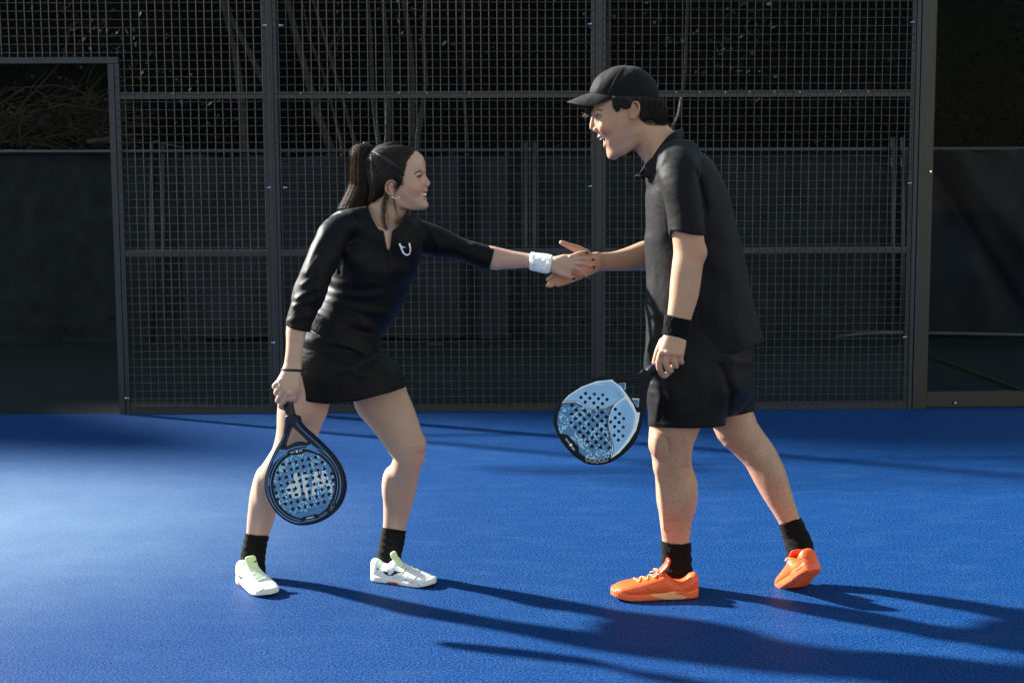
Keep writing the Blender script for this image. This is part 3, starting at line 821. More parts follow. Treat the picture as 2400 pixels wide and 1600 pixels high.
def np_mesh(name, V, F, mats, parent=None, smooth=True, fmat=None, attrs=None):
    n = len(F); k = F.shape[1]
    me = bpy.data.meshes.new(name)
    me.vertices.add(len(V)); me.vertices.foreach_set('co', np.asarray(V, f32).ravel())
    me.loops.add(n * k); me.loops.foreach_set('vertex_index', np.asarray(F, np.int32).ravel())
    me.polygons.add(n); me.polygons.foreach_set('loop_start', np.arange(0, n * k, k, dtype=np.int32)); me.polygons.foreach_set('loop_total', np.full(n, k, dtype=np.int32))
    me.update(calc_edges=True)
    for an, av in (attrs or {}).items():
        at = me.attributes.new(an, 'FLOAT', 'POINT'); at.data.foreach_set('value', np.asarray(av, f32))
    me.validate()
    return finish(name, me, mats, parent, smooth, fmat)
def gauss_line(x, y, line, sig):
    """soft ridge along a polyline in photograph pixels"""
    d = np.full(x.shape, 1e9)
    for (a, b) in zip(line[:-1], line[1:]):
        e = np.subtract(b, a); t = np.clip(((x - a[0]) * e[0] + (y - a[1]) * e[1]) / (e @ e), 0, 1)
        d = np.minimum(d, (x - a[0] - t * e[0]) ** 2 + (y - a[1] - t * e[1]) ** 2)
    return np.exp(-d / (2 * sig * sig))
def folds(lines, wob=0.0, freq=60.0, seed=0):
    """cloth folds: (polyline px, amplitude m, width px), plus gentle waviness"""
    r_ = np.random.default_rng(seed); ph = r_.uniform(0, 6.28, 9); dr = r_.normal(0, 1, (4, 3)); dr /= np.linalg.norm(dr, axis=1)[:, None]
    def fn(p):
        x, y = prj(p); o_ = np.zeros(len(p))
        for ln, am, sg in lines: o_ -= am * gauss_line(x, y, ln, sg)
        if wob:
            for k in range(4): o_ += wob * 0.5 * np.sin((p @ dr[k]) * freq * (0.6 + 0.45 * k) + ph[k] + 1.5 * np.sin((p @ dr[(k + 1) % 4]) * freq * 0.5 + ph[k + 4]))
        return o_
    return fn
def ball(px, py, Y, r, **kw): return Ell(P(px, py, Y), r, **kw)
def pxchain(pts, op='u', k=0.006, sub=4):
    """chain through (px, py, Y, radius)"""
    return Chain([P(a[0], a[1], a[2]) for a in pts], [a[3] for a in pts], op=op, k=k, sub=sub)
from mathutils.geometry import tessellate_polygon
# ------------------------------------------------------------------ skin, hair, cloth
def skin_material(name, base, lip, stub=(0.25, 0.17, 0.13), hairy=0.0):
    m = bpy.data.materials.new(name); m.use_nodes = True
    nt = m.node_tree; b = nt.nodes['Principled BSDF']; L = nt.links.new
    tc = node(nt, 'ShaderNodeTexCoord')
    n1 = node(nt, 'ShaderNodeTexNoise', i_Scale=16.0, i_Detail=5.0); L(tc.outputs['Object'], n1.inputs['Vector'])
    c1 = node(nt, 'ShaderNodeMix', data_type='RGBA')
    c1.inputs[6].default_value = (base[0] * 0.90, base[1] * 0.80, base[2] * 0.76, 1); c1.inputs[7].default_value = (base[0] * 1.06, base[1] * 1.08, base[2] * 1.08, 1)
    L(n1.outputs['Fac'], c1.inputs[0]); out = c1.outputs[2]
    if hairy:
        mp = node(nt, 'ShaderNodeMapping'); mp.inputs['Scale'].default_value = (260, 260, 75); L(tc.outputs['Object'], mp.inputs['Vector'])
        n2 = node(nt, 'ShaderNodeTexNoise', i_Scale=1.0, i_Detail=2.0); L(mp.outputs[0], n2.inputs['Vector'])
        r2 = node(nt, 'ShaderNodeMapRange'); r2.inputs[1].default_value = 0.52; r2.inputs[2].default_value = 0.72; r2.inputs[4].default_value = hairy; L(n2.outputs['Fac'], r2.inputs[0])
        ah = node(nt, 'ShaderNodeAttribute', attribute_name='hairy'); mm = node(nt, 'ShaderNodeMath', operation='MULTIPLY'); L(r2.outputs[0], mm.inputs[0]); L(ah.outputs['Fac'], mm.inputs[1])
        c = node(nt, 'ShaderNodeMix', data_type='RGBA'); c.inputs[7].default_value = (0.09, 0.05, 0.03, 1); L(mm.outputs[0], c.inputs[0]); L(out, c.inputs[6]); out = c.outputs[2]
    for an, cl in (('stubble', stub), ('flush', (base[0] * 0.98, base[1] * 0.66, base[2] * 0.58)), ('lips', lip), ('nails', (0.012, 0.014, 0.016)), ('mouth', (0.10, 0.02, 0.02))):
        at = node(nt, 'ShaderNodeAttribute', attribute_name=an)
        c = node(nt, 'ShaderNodeMix', data_type='RGBA'); c.inputs[7].default_value = (*cl, 1)
        L(at.outputs['Fac'], c.inputs[0]); L(out, c.inputs[6]); out = c.outputs[2]
    L(out, b.inputs['Base Color'])
    b.inputs['Roughness'].default_value = 0.48; b.inputs['Specular IOR Level'].default_value = 0.42
    b.inputs['Subsurface Weight'].default_value = 0.22; b.inputs['Subsurface Radius'].default_value = (1.0, 0.35, 0.2); b.inputs['Subsurface Scale'].default_value = 0.007
    n3 = node(nt, 'ShaderNodeTexNoise', i_Scale=420.0, i_Detail=2.0); L(tc.outputs['Object'], n3.inputs['Vector'])
    n4 = node(nt, 'ShaderNodeTexNoise', i_Scale=38.0, i_Detail=3.0); L(tc.outputs['Object'], n4.inputs['Vector'])
    ad = node(nt, 'ShaderNodeMath', operation='MULTIPLY_ADD'); ad.inputs[1].default_value = 2.2; L(n4.outputs['Fac'], ad.inputs[0]); L(n3.outputs['Fac'], ad.inputs[2])
    bp = node(nt, 'ShaderNodeBump', i_Strength=0.30, i_Distance=0.0009); L(ad.outputs[0], bp.inputs['Height']); L(bp.outputs[0], b.inputs['Normal'])
    return m
M['skin_w'] = skin_material('fair_skin', (0.52, 0.330, 0.235), (0.40, 0.13, 0.11))
M['skin_m'] = skin_material('tan_skin', (0.48, 0.280, 0.180), (0.38, 0.18, 0.14), hairy=0.38)
M['hair_w'] = mat('dark_brown_hair', (0.015, 0.0088, 0.0060), 0.5, 0.35, var=(60, 0.5))
M['hair_m'] = mat('brown_hair', (0.017, 0.0105, 0.007), 0.5, 0.35, var=(60, 0.5))
M['hair_lit'] = mat('painted_lit_hair', (0.16, 0.085, 0.050), 0.36, 0.7, var=(60, 0.4))  # sunlight on the ponytail, put into a paler hair colour
M['lash'] = mat('dark_brow', (0.018, 0.010, 0.007), 0.6, 0.3)
M['teeth'] = mat('teeth', (0.80, 0.77, 0.70), 0.25, 0.5)
M['eye'] = mat('eye_white', (0.34, 0.32, 0.30), 0.2, 0.5)
M['iris'] = mat('brown_iris', (0.030, 0.016, 0.010), 0.1, 0.5)
M['silver'] = mat('silver', (0.85, 0.83, 0.80), 0.18, 0.5, metal=1.0)
def cloth_material(name, c, rough, sheen, weave=900, wr=0.22):
    m = mat(name, c, rough, 0.16, sheen=sheen, var=(5, 0.18))
    nt = m.node_tree; b = nt.nodes['Principled BSDF']; L = nt.links.new
    tc = node(nt, 'ShaderNodeTexCoord')
    n1 = node(nt, 'ShaderNodeTexNoise', i_Scale=float(weave), i_Detail=1.0); L(tc.outputs['Object'], n1.inputs['Vector'])
    n2 = node(nt, 'ShaderNodeTexNoise', i_Scale=13.0, i_Detail=4.0, i_Distortion=1.4); L(tc.outputs['Object'], n2.inputs['Vector'])
    ad = node(nt, 'ShaderNodeMath', operation='MULTIPLY_ADD'); ad.inputs[1].default_value = 16.0; L(n2.outputs['Fac'], ad.inputs[0]); L(n1.outputs['Fac'], ad.inputs[2])
    bp = node(nt, 'ShaderNodeBump', i_Strength=wr, i_Distance=0.0010); L(ad.outputs[0], bp.inputs['Height']); L(bp.outputs[0], b.inputs['Normal'])
    return m
M['polo'] = cloth_material('black_polo_cloth', (0.0042, 0.0042, 0.0046), 0.62, 0.04)
M['shorts'] = cloth_material('black_shorts_cloth', (0.0038, 0.0038, 0.0042), 0.55, 0.03)
M['dress'] = cloth_material('black_dress_cloth', (0.0024, 0.0024, 0.0026), 0.55, 0.02)
M['cap'] = cloth_material('black_cap_cotton', (0.0048, 0.0047, 0.0044), 0.75, 0.04, 1200)
M['capstitch'] = mat('cap_stitching', (0.035, 0.033, 0.030), 0.8, 0.2)
M['sock'] = cloth_material('black_sock_knit', (0.0035, 0.0035, 0.0038), 0.85, 0.02, 500, 0.6)
M['towel_w'] = cloth_material('white_towelling', (0.80, 0.80, 0.79), 0.9, 0.2, 420, 0.9)
M['towel_b'] = cloth_material('black_towelling', (0.0035, 0.0035, 0.0038), 0.95, 0.02, 420, 0.9)
M['elastic'] = mat('black_elastic', (0.008, 0.008, 0.009), 0.6, 0.3)

def paint(V, spots):
    """soft painted marks: (centre world, radius, strength) -> attribute"""
    a = np.zeros(len(V))
    for c, r, s in spots:
        d = np.linalg.norm((V - np.asarray(c)) / (r if hasattr(r, '__len__') else (r, r, r)), axis=1)
        a = np.maximum(a, s * np.clip(1.35 - d, 0, 0.35) / 0.35)
    return np.clip(a, 0, 1)
class Surf:
    """ray-caster on finished meshes, to lay seams, brows, prints and laces on real surfaces"""
    def __init__(s, *objs):
        vs, fs = [], []
        for o in objs:
            n = len(vs); me = o.data; mw = np.array(o.matrix_basis if o.parent is None else o.parent.matrix_world @ o.matrix_parent_inverse @ o.matrix_basis)
            a = np.zeros(len(me.vertices) * 3, f32); me.vertices.foreach_get('co', a); a = a.reshape(-1, 3) @ mw[:3, :3].T + mw[:3, 3]
            vs += a.tolist()
            li = np.zeros(len(me.loops), np.int32); me.loops.foreach_get('vertex_index', li)
            ls = np.zeros(len(me.polygons), np.int32); me.polygons.foreach_get('loop_start', ls)
            if len(li) == 4 * len(ls): fs += (li.reshape(-1, 4) + n).tolist()
            else: fs += [q.tolist() for q in np.split(li + n, ls[1:])]
        s.t = BVHTree.FromPolygons(vs, fs)
    def hit(s, px, py, off=0.0008):
        d = Vector(ray(px, py)).normalized()
        h = s.t.ray_cast(Vector(CT), d)
        if h[0] is None: return None, None
        n = h[1] if h[1].dot(d) < 0 else -h[1]
        return np.array(h[0] + n * off), np.array(n)
    def line(s, pts, off=0.0008, step=6.0):
        out = []
        for a, b in zip(pts[:-1], pts[1:]):
            m = max(1, int(math.hypot(b[0] - a[0], b[1] - a[1]) / step))
            for i in range(m):
                h, _ = s.hit(a[0] + (b[0] - a[0]) * i / m, a[1] + (b[1] - a[1]) * i / m, off)
                if h is not None: out.append(h)
        h, _ = s.hit(*pts[-1], off)
        if h is not None: out.append(h)
        return out
    def seam(s, name, pts, r, m, parent, off=0.0004, n=5):
        q = s.line(pts, off)
        if len(q) < 2 or max(np.linalg.norm(np.diff(np.array(q), axis=0), axis=1)) > 0.035: return None
        b_ = MB(); b_.tube(q, r, n); return b_.build(name, m, parent, True)
    def patch(s, name, poly, m, parent, off=0.0009, cell=2.0):
        """a printed patch: polygon in photograph pixels laid on the surface as a thin skin"""
        poly = np.asarray(poly, float); bm = bmesh.new()
        vs = [bm.verts.new((x, y, 0)) for x, y in poly]
        for tri in tessellate_polygon([[Vector((x, y, 0)) for x, y in poly]]):
            try: bm.faces.new([vs[i] for i in tri])
            except ValueError: pass
        for it in range(3):
            ed = [e for e in bm.edges if e.calc_length() > cell]
            if ed: bmesh.ops.subdivide_edges(bm, edges=ed, cuts=1); bmesh.ops.triangulate(bm, faces=bm.faces[:])
        out, bad = [], set()
        bm.verts.ensure_lookup_table()
        for i, v in enumerate(bm.verts):
            h, _ = s.hit(v.co.x, v.co.y, off)
            if h is None: bad.add(i); h = (0, 0, 0)
            out.append(h)
        lim = (cell / 690 * 4.0) ** 2
        far_ = lambda q: any(sum((a_ - b_) ** 2 for a_, b_ in zip(out[q[i]], out[q[i - 1]])) > lim for i in range(3))
        fs = [[v.index for v in q.verts] for q in bm.faces if not any(v.index in bad for v in q.verts)]
        fs = [q for q in fs if not far_(q)]
        bm.free()
        if not fs: return None
        return mesh_obj(name, out, fs, m, parent)
def eye(parent, S, Y, outline, iris, lash, lower, ms=('eye', 'iris')):
    """near eye laid on the lids, and its mirror image on the far side"""
    objs = [S.patch('eye', outline, M[ms[0]], parent, .0006, 1.0), S.patch('iris', iris, M[ms[1]], parent, .0011, 1.0)]
    b_ = MB(); q = S.line(lash, .0008, 1.2); b_.tube(q, [.0005 + .0011*math.sin(math.pi*min(1,(i+.5)/len(q)))**.6 for i in range(len(q))], 5); objs.append(b_.build('lashes', M['lash'], parent, True))
    b_ = MB(); q = S.line(lower, .0003, 1.2); b_.tube(q, .0006, 5); objs.append(b_.build('lashes', M['lash'], parent, True))
    for o in objs:
        if o is None: continue
        me = o.data.copy(); n_ = len(me.vertices); co = np.zeros(n_*3, f32); me.vertices.foreach_get('co', co); co = co.reshape(-1, 3); co[:, 1] = 2*Y - co[:, 1]
        me.vertices.foreach_set('co', co.ravel()); me.flip_normals(); me.update()
        d_ = bpy.data.objects.new(o.name.split('.')[0], me); link(d_, parent)

def teeth_row(parent, path, h, out, n, wid):
    """single teeth along the opening of the mouth"""
    A = catmull([P(a[0], a[1], a[2]) for a in path], 8); L = np.concatenate([[0], np.cumsum(np.linalg.norm(np.diff(A, axis=0), axis=1))])
    ctr = A.mean(0)
    for k in range(n):
        t = L[-1] * (0.08 + 0.84 * (k + .5) / n); i = min(np.searchsorted(L, t), len(A) - 1); p = A[i]; tn = A[min(i + 1, len(A) - 1)] - A[max(i - 1, 0)]; tn /= np.linalg.norm(tn)
        nr = np.cross(tn, [0, 0, 1]); nr /= np.linalg.norm(nr)
        if nr @ (p - ctr) < 0: nr = -nr
        up = np.cross(nr, tn); up *= np.sign(up[2]); c = p + nr * out + up * 0.0008; v = []
        hk = h * (1 - 0.25 * abs(2 * (k + .5) / n - 1) ** 2)
        for zz in (-hk / 2, hk / 2):
            for tt, rr_ in ((-wid * .42, -.0016), (wid * .42, -.0016), (wid * .40, .0012), (-wid * .40, .0012)): v.append(c + tn * tt + nr * rr_ + up * zz)
        b_ = MB(); b_.add(v, [(3,2,1,0),(4,5,6,7),(0,1,5,4),(1,2,6,5),(2,3,7,6),(3,0,4,7)]); b_.build('tooth', M['teeth'], parent)
# ------------------------------------------------------------------ shoes (built in their own frame: x to the toe, z up, metres)
def shoe_prims(Ls, prof, sole_h, flare=1.05):
    EX = dict(O=(0, 0, 0), H=(1, 0, 0), U=(0, 0, 1), V=(0, 1, 0))
    q = lambda x: 1.0                                            # rows (x, z0, z1, half width)
    up = [Loft([(x*Ls, sole_h*0.45, z*Ls, w*Ls) for x, z, w in prof], n=2.5, k=.004, **EX)]
    spring = lambda x: 0.085 * max(0, (x - 0.72) / 0.28) ** 2 + 0.02 * max(0, (0.12 - x) / 0.12) ** 2
    so = []
    for x, z, w in prof:
        hh = sole_h / Ls * (1.12 if x < 0.4 else 0.92)
        so.append((x*Ls, spring(x)*.6*Ls, (spring(x)*0.8 + hh*(1 - .55*max(0, (x-.93)/.07)**2 - .3*max(0, (.02-x)/.02)))*Ls, w*flare*Ls))
    x0, x1 = prof[0][0]*Ls, prof[-1][0]*Ls
    sp = [Loft(so, n=5.0, k=.003, grow=.0, **EX)]
    return up, sp
def place(V, yaw, pitch, pivot, loc, roll=0.0):
    """pitch lifts the heel about the pivot point (local), yaw turns about z, loc = where the pivot goes"""
    Rm = np.array(Matrix.Rotation(yaw, 3, 'Z') @ Matrix.Rotation(pitch, 3, 'Y') @ Matrix.Rotation(roll, 3, 'X'))
    return (np.asarray(V) - np.asarray(pivot)) @ Rm.T + np.asarray(loc)
WSHOE = [(0.0,0.20,0.004),(0.006,0.27,0.045),(0.02,0.312,0.075),(0.05,0.325,0.098),(0.10,0.312,0.116),(0.16,0.270,0.124),(0.22,0.250,0.128),(0.28,0.268,0.130),(0.33,0.315,0.131),(0.38,0.318,0.134),(0.46,0.282,0.142),(0.56,0.238,0.160),(0.68,0.195,0.178),(0.78,0.168,0.182),(0.87,0.146,0.168),(0.935,0.122,0.135),(0.975,0.100,0.092),(0.994,0.082,0.045),(1.0,0.066,0.006)]
MSHOE = [(0.0,0.16,0.004),(0.006,0.22,0.045),(0.02,0.262,0.076),(0.05,0.282,0.100),(0.10,0.262,0.120),(0.15,0.215,0.128),(0.21,0.190,0.133),(0.28,0.200,0.137),(0.34,0.245,0.139),(0.40,0.290,0.141),(0.48,0.262,0.148),(0.57,0.236,0.162),(0.68,0.210,0.178),(0.78,0.192,0.184),(0.87,0.172,0.172),(0.935,0.148,0.140),(0.975,0.122,0.098),(0.994,0.100,0.05),(1.0,0.082,0.008)]
def make_shoe(parent, Ls, prof, sole_h, mats, yaw, pitch, pivot, loc, vox=0.0024, tread=False, roll=0.0, bow=True, lace_m=None, tz=1.0):
    up, sp = shoe_prims(Ls, prof, sole_h)
    V, F = sculpt(up, vox, smooth=2)
    t = BVHTree.FromPolygons([Vector(v) for v in V], [list(map(int, f)) for f in F])
    W = lambda q: place(q, yaw, pitch, pivot, loc, roll)
    shoe = np_mesh('shoe', W(V), F, mats['upper'], parent)
    if tread:
        def tr(p):
            z = np.clip(1 - (p[:, 2] - 0.0) / 0.012, 0, 1)
            return z * 0.0016 * np.sign(np.sin(p[:, 0] * 520 + 2.2 * np.sin(p[:, 1] * 60)))
        sp = sp + [Warp(tr)]
    def grooves(p):                                              # fine ribs round the side of the sole
        return 0.0005 * np.sin(p[:, 0] * 900) * np.clip((p[:, 0] - Ls * 0.45) / 0.02, 0, 1)
    V2, F2 = sculpt(sp + [Warp(grooves)], vox, smooth=2)
    np_mesh('sole', W(V2), F2, mats['sole'], shoe)
    # tongue
    tg = [Tube(raw=[(np.array([0.50, 0, 0.245]) * Ls, np.array([0.0, 0, 0.015]) * Ls, 0.075 * Ls, np.array([0, 1, 0])),
                    (np.array([0.42, 0, 0.315]) * Ls, np.array([0.012, 0, 0.015]) * Ls, 0.082 * Ls, np.array([0, 1, 0])),
                    (np.array([0.365, 0, 0.315 + .06*tz]) * Ls, np.array([0.02, 0, 0.008]) * Ls, 0.085 * Ls, np.array([0, 1, 0])),
                    (np.array([0.345, 0, 0.325 + .10*tz]) * Ls, np.array([0.022, 0, 0.006]) * Ls, 0.078 * Ls, np.array([0, 1, 0]))], sub=5, n=2.6, k=0.003)]
    V3, F3 = sculpt(tg, vox, smooth=2)
    np_mesh('tongue', W(V3), F3, mats['tongue'], shoe)
    # padded collar round the ankle opening
    def top(x, y):
        h = t.ray_cast(Vector((x * Ls, y * Ls, 0.5)), Vector((0, 0, -1)))
        return None if h[0] is None else np.array(h[0])
    for i in range(7):
        x = 0.44 + i * 0.045
        b_ = MB(); zig = 0.018 * (1 if i % 2 else -1)
        q = []
        for k in range(9):
            y = -0.088 + 0.176 * k / 8
            h = top(x + zig * (k - 4) / 4, y * (0.9 + 0.25 * (x - 0.44)))
            if h is not None: q.append(h + np.array([0, 0, 0.0022]))
        if len(q) > 2: b_.tube(list(W(np.array(q))), 0.0022, 6); b_.build('lace', lace_m or mats['lace'], shoe, True)
    if bow:
        h = top(0.43, 0.0)
        for sy in (-1, 1):
            b_ = MB(); q = h + np.array([[0, 0, .003], [.012, sy*.012, .010], [.020, sy*.028, .006], [.012, sy*.036, -.002], [.002, sy*.024, .002], [0, 0, .004]])
            b_.tube(list(W(q)), 0.0019, 6); b_.build('lace', lace_m or mats['lace'], shoe, True)
            b_ = MB(); q = h + np.array([[0, 0, .003], [.016, sy*.010, .006], [.034, sy*.022, -.004]])
            b_.tube(list(W(q)), 0.0018, 6); b_.build('lace', lace_m or mats['lace'], shoe, True)
    return shoe
def strands(name, paths, m, parent, r=0.0007, taper=0.35, n=3):
    b_ = MB()
    for q in paths:
        k = len(q); b_.tube(q, [r * (1 - (1 - taper) * i / (k - 1)) for i in range(k)], n, False)
    return b_.build(name, m, parent, True)
M['shoe_white'] = mat('white_shoe_mesh', (0.84, 0.85, 0.84), 0.5, 0.4, bump=(700, 0.25, 0.001))
M['shoe_lime'] = mat('pale_lime_lining', (0.72, 0.86, 0.46), 0.55, 0.4)
M['sole_white'] = mat('white_sole', (0.74, 0.74, 0.72), 0.4, 0.5)
M['shoe_orange'] = mat('orange_shoe_knit', (0.84, 0.105, 0.020), 0.42, 0.45, bump=(800, 0.25, 0.001))
M['shoe_orange_d'] = mat('deep_orange_lining', (0.62, 0.060, 0.012), 0.5, 0.4)
M['sole_orange'] = mat('orange_sole', (0.84, 0.125, 0.030), 0.38, 0.5)
M['lace_pale'] = mat('pale_orange_lace', (0.80, 0.36, 0.16), 0.6, 0.3)
M['lace_lime'] = mat('pale_lace', (0.70, 0.78, 0.62), 0.6, 0.3)
M['print_black'] = mat('black_print', (0.012, 0.013, 0.016), 0.4, 0.4)
M['print_red'] = mat('red_print', (0.48, 0.035, 0.020), 0.45, 0.4)
M['print_sky'] = mat('pale_blue_print', (0.35, 0.62, 0.72), 0.45, 0.4)
M['print_grey'] = mat('grey_print', (0.42, 0.44, 0.48), 0.45, 0.4)
M['print_white'] = mat('white_print', (0.82, 0.82, 0.81), 0.4, 0.4)

# ------------------------------------------------------------------ the woman on the left
YH = 4.60
w_loc = G(800, 1388); w_loc[2] = 0
woman = thing('person', 'dark haired player with ponytail in a black dress, lunging with a racket held low', 'person', tuple(w_loc))
DRESS = [(852,497,958,496,4.60,.060),(808,508,966,510,4.60,.105),(772,522,980,545,4.60,.128),(772,580,978,590,4.60,.132),(772,636,966,632,4.60,.132),(762,688,942,692,4.60,.126),(751,708,915,732,4.60,.118),(733,742,893,760,4.60,.120),(702,790,887,788,4.60,.142)]
SKIRT = [(728,752,890,752,4.60,.118),(705,785,888,785,4.60,.138),(684,815,894,812,4.60,.156),(668,845,909,838,4.60,.168),(659,880,926,864,4.60,.175),(655,925,948,902,4.60,.176),(653,970,966,938,4.60,.172)]
SL_R = [(792,505,838,548,4.49,.050),(757,520,812,565,4.455,.055),(742,548,806,590,4.42,.056),(724,588,792,622,4.39,.055),(708,626,778,645,4.37,.053),(695,664,764,682,4.355,.051),(683,709,749,714,4.345,.049),(673,740,735,742,4.335,.046),(668,785,722,790,4.325,.044)]
SL_L = [(930,520,920,600,4.70,.06),(962,512,974,602,4.735,.058),(992,521,1000,598,4.75,.052),(1030,537,1044,604,4.755,.048),(1078,556,1076,613,4.75,.045),(1126,570,1110,626,4.74,.044),(1172,582,1152,640,4.73,.044)]
FA_R = [(690,690,742,694,4.35,.034),(680,735,728,740,4.335,.033),(671,768,718,774,4.325,.031),(671,794,713,800,4.317,.028),(670,824,709.5,820,4.31,.024),(666.5,848,707,849,4.305,.021),(663,870,705,868,4.30,.018)]
FA_L = [(1090,570,1080,612,4.75,.030),(1150,576,1140,627,4.735,.031),(1180,582.5,1166,629,4.728,.030),(1205,588,1190,629.5,4.72,.027),(1240,594,1234,627.5,4.705,.021),(1270,599,1263,633,4.685,.018),(1300,602,1292,637,4.665,.0165)]
LEG_L = [(790,850,872,850,4.68,0.06),(815,885,925,868,4.69,0.078),(829,944,957,922,4.685,0.08),(845,966,967,945,4.68,0.076),(866,989,979,977,4.67,0.07),(891,1022,991,1015,4.655,0.062),(909,1050,997,1043,4.645,0.056),(921,1077,994,1067,4.6455,0.051),(917,1096,986,1091,4.6559,0.05),(907,1122,981,1122,4.673,0.053),(900,1150,973.5,1155,4.6906,0.053),(898,1172,968,1175,4.7039,0.05),(898.5,1201,960,1201,4.7228,0.044),(897.5,1234,949.5,1241,4.7419,0.036),(892,1268,945,1275,4.755,0.033),(885,1300,936,1312,4.755,0.034),(880,1328,945,1335,4.745,0.034)]
LEG_R = [(680,850,790,850,4.54,0.08),(664,900,780,900,4.53,0.085),(651,954,769,951,4.5256,0.084),(649,977,759,974,4.5299,0.078),(648,1007,748,1003,4.5348,0.07),(644.5,1035,733,1031,4.5457,0.062),(636,1066,716,1063,4.5598,0.056),(621,1087,700,1091,4.5755,0.053),(603.5,1114,682,1120,4.5991,0.055),(592,1137,668,1143,4.6198,0.055),(585.5,1163,657,1168,4.6427,0.052),(582,1193,647,1199,4.6747,0.047),(578.5,1226,638,1230,4.7084,0.039),(577,1252,627,1258,4.73,0.035),(570,1285,621,1288,4.73,0.034),(566,1315,618,1318,4.725,0.034),(566,1340,620,1345,4.7,0.034)]
def head_frame(Y, ang):
    """px rows (along axis) -> metres; axis tilted by ang in the picture"""
    o = P(1200, 472, Y); sc = float(P(1201, 472, Y)[0] - o[0])
    return o, sc
OW, SCW = head_frame(YH, 0)
HEADW = [(-(y - 472)*SCW, (l - 1200)*SCW, (r - 1200)*SCW, w) for y, l, r, w in
    [(341.6,920,928,.004),(343,903,946,.028),(346.5,888,963,.045),(352,876,975,.058),(360,868,983,.067),(374,862.5,988.5,.0735),(390,860.5,991.5,.0755),(403,861,992.5,.0750),(415,863,992,.0735),(428,868,992,.0710),(440,876,993,.0680),(452,888,995,.0635),(462,902,996.5,.0575),(472,920,998.5,.0500),(480,940,1000,.0390),(486,962,998,.0250),(489,980,990,.006)]]
HW = dict(O=OW, H=(0,0,1), U=(1,0,0), V=(0,1,0))
def seq(*a):
    out = []
    for q in a: out += q if isinstance(q, list) else [q]
    return out
WM = [(978.5,453,YH-.030,.0024),(985.5,455.5,YH-.0245,.0052),(995,456,YH-.0115,.0066),(997.5,456,YH,.0068),(995,456,YH+.0115,.0066),(985.5,455.5,YH+.0245,.0052),(978.5,453,YH+.030,.0024)]
w_face = [
    pxchain([(918,464,YH-.052,.010),(940,478,YH-.044,.010),(965,485,YH-.028,.011),(989,483,YH-.010,.0105),(989,483,YH+.010,.0105),(965,485,YH+.028,.011),(940,478,YH+.044,.010),(918,464,YH+.052,.010)], k=.018),  # jaw
    ball(996,479.5,YH,(.0105,.013,.0085), k=.008),                                        # chin
    ball(973,441,YH-.042,(.021,.017,.019), k=.020), ball(973,441,YH+.042,(.021,.017,.019), k=.020),   # smiling cheeks
    ball(984,386,YH,(.012,.045,.026), k=.03),                                             # forehead
    pxchain([(983,404,YH-.036,.005),(991,401.5,YH-.018,.0055),(992,403,YH,.005),(991,401.5,YH+.018,.0055),(983,404,YH+.036,.005)], k=.010),  # brow ridge
    ball(990,411.5,YH-.036,(.0095,.0125,.0075), op='s', k=.012), ball(990,411.5,YH+.036,(.0095,.0125,.0075), op='s', k=.012), ball(978,413,YH-.037,(.0125,.0125,.0092), k=.007), ball(978,413,YH+.037,(.0125,.0125,.0092), k=.007), ball(986,427,YH,(.0160,.0165,.019), k=.014),   # eye sockets
    pxchain([(992,409,YH,.0055),(997,418,YH,.0062),(1002,426.5,YH,.0072),(1003.5,430,YH,.0078)], k=.007),           # nose
    ball(1000,434.5,YH-.0105,.0068, k=.005), ball(1000,434.5,YH+.0105,.0068, k=.005),
    ball(996,441.5,YH,(.0070,.010,.0075), k=.008),
    pxchain([(1001,438.5,YH-.0065,.0016),(1003,438,YH-.0065,.0014)], op='s', k=.002), pxchain([(1001,438.5,YH+.0065,.0021),(1003,438,YH+.0065,.0018)], op='s', k=.002),
    pxchain([(982,452,YH-.026,.0030),(991,448,YH-.018,.0042),(998,446,YH-.007,.0050),(999.3,447,YH,.0047),(998,446,YH+.007,.0050),(991,448,YH+.018,.0042),(982,452,YH+.026,.0030)], k=.005),  # upper lip
    pxchain([(982,455,YH-.026,.0030),(990,463,YH-.018,.0042),(996,466,YH-.007,.0054),(996.5,466,YH,.0054),(996,466,YH+.007,.0054),(990,463,YH+.018,.0042),(982,455,YH+.026,.0030)], k=.005),  # lower lip
    pxchain(WM, op='s', k=.003),
    pxchain([(990,440,YH-.019,.0016),(983,446,YH-.031,.0022),(979,453,YH-.034,.0018)], op='s', k=.007),          # smile crease
    # ear
    ball(917,440,YH-.071,(.015,.006,.022), k=.006),
    pxchain([(911,455,YH-.076,.0034),(905.5,446,YH-.079,.0036),(904.5,434,YH-.080,.0036),(910,425,YH-.079,.0036),(920,423,YH-.078,.0036),(927,429,YH-.076,.0032),(927,437,YH-.074,.0026)], k=.003),
    pxchain([(914,450,YH-.078,.0022),(912,440,YH-.080,.0024),(915,432,YH-.079,.0022)], k=.003),
    ball(919,456,YH-.074,(.0068,.0042,.0066), k=.004),
    ball(919,443,YH-.082,(.0055,.0060,.0085), op='s', k=.004),
]
w_neck = [Tube([(880,440,950,478,YH,.046),(873,466,953,491,YH,.049),(864,484,945,510,YH,.052),(852,498,931,536,YH,.060),(840,515,935,570,YH,.075)], k=.022),
          pxchain([(926,472,YH-.040,.009),(925,500,YH-.036,.010),(915,530,YH-.030,.008)], k=.014)]
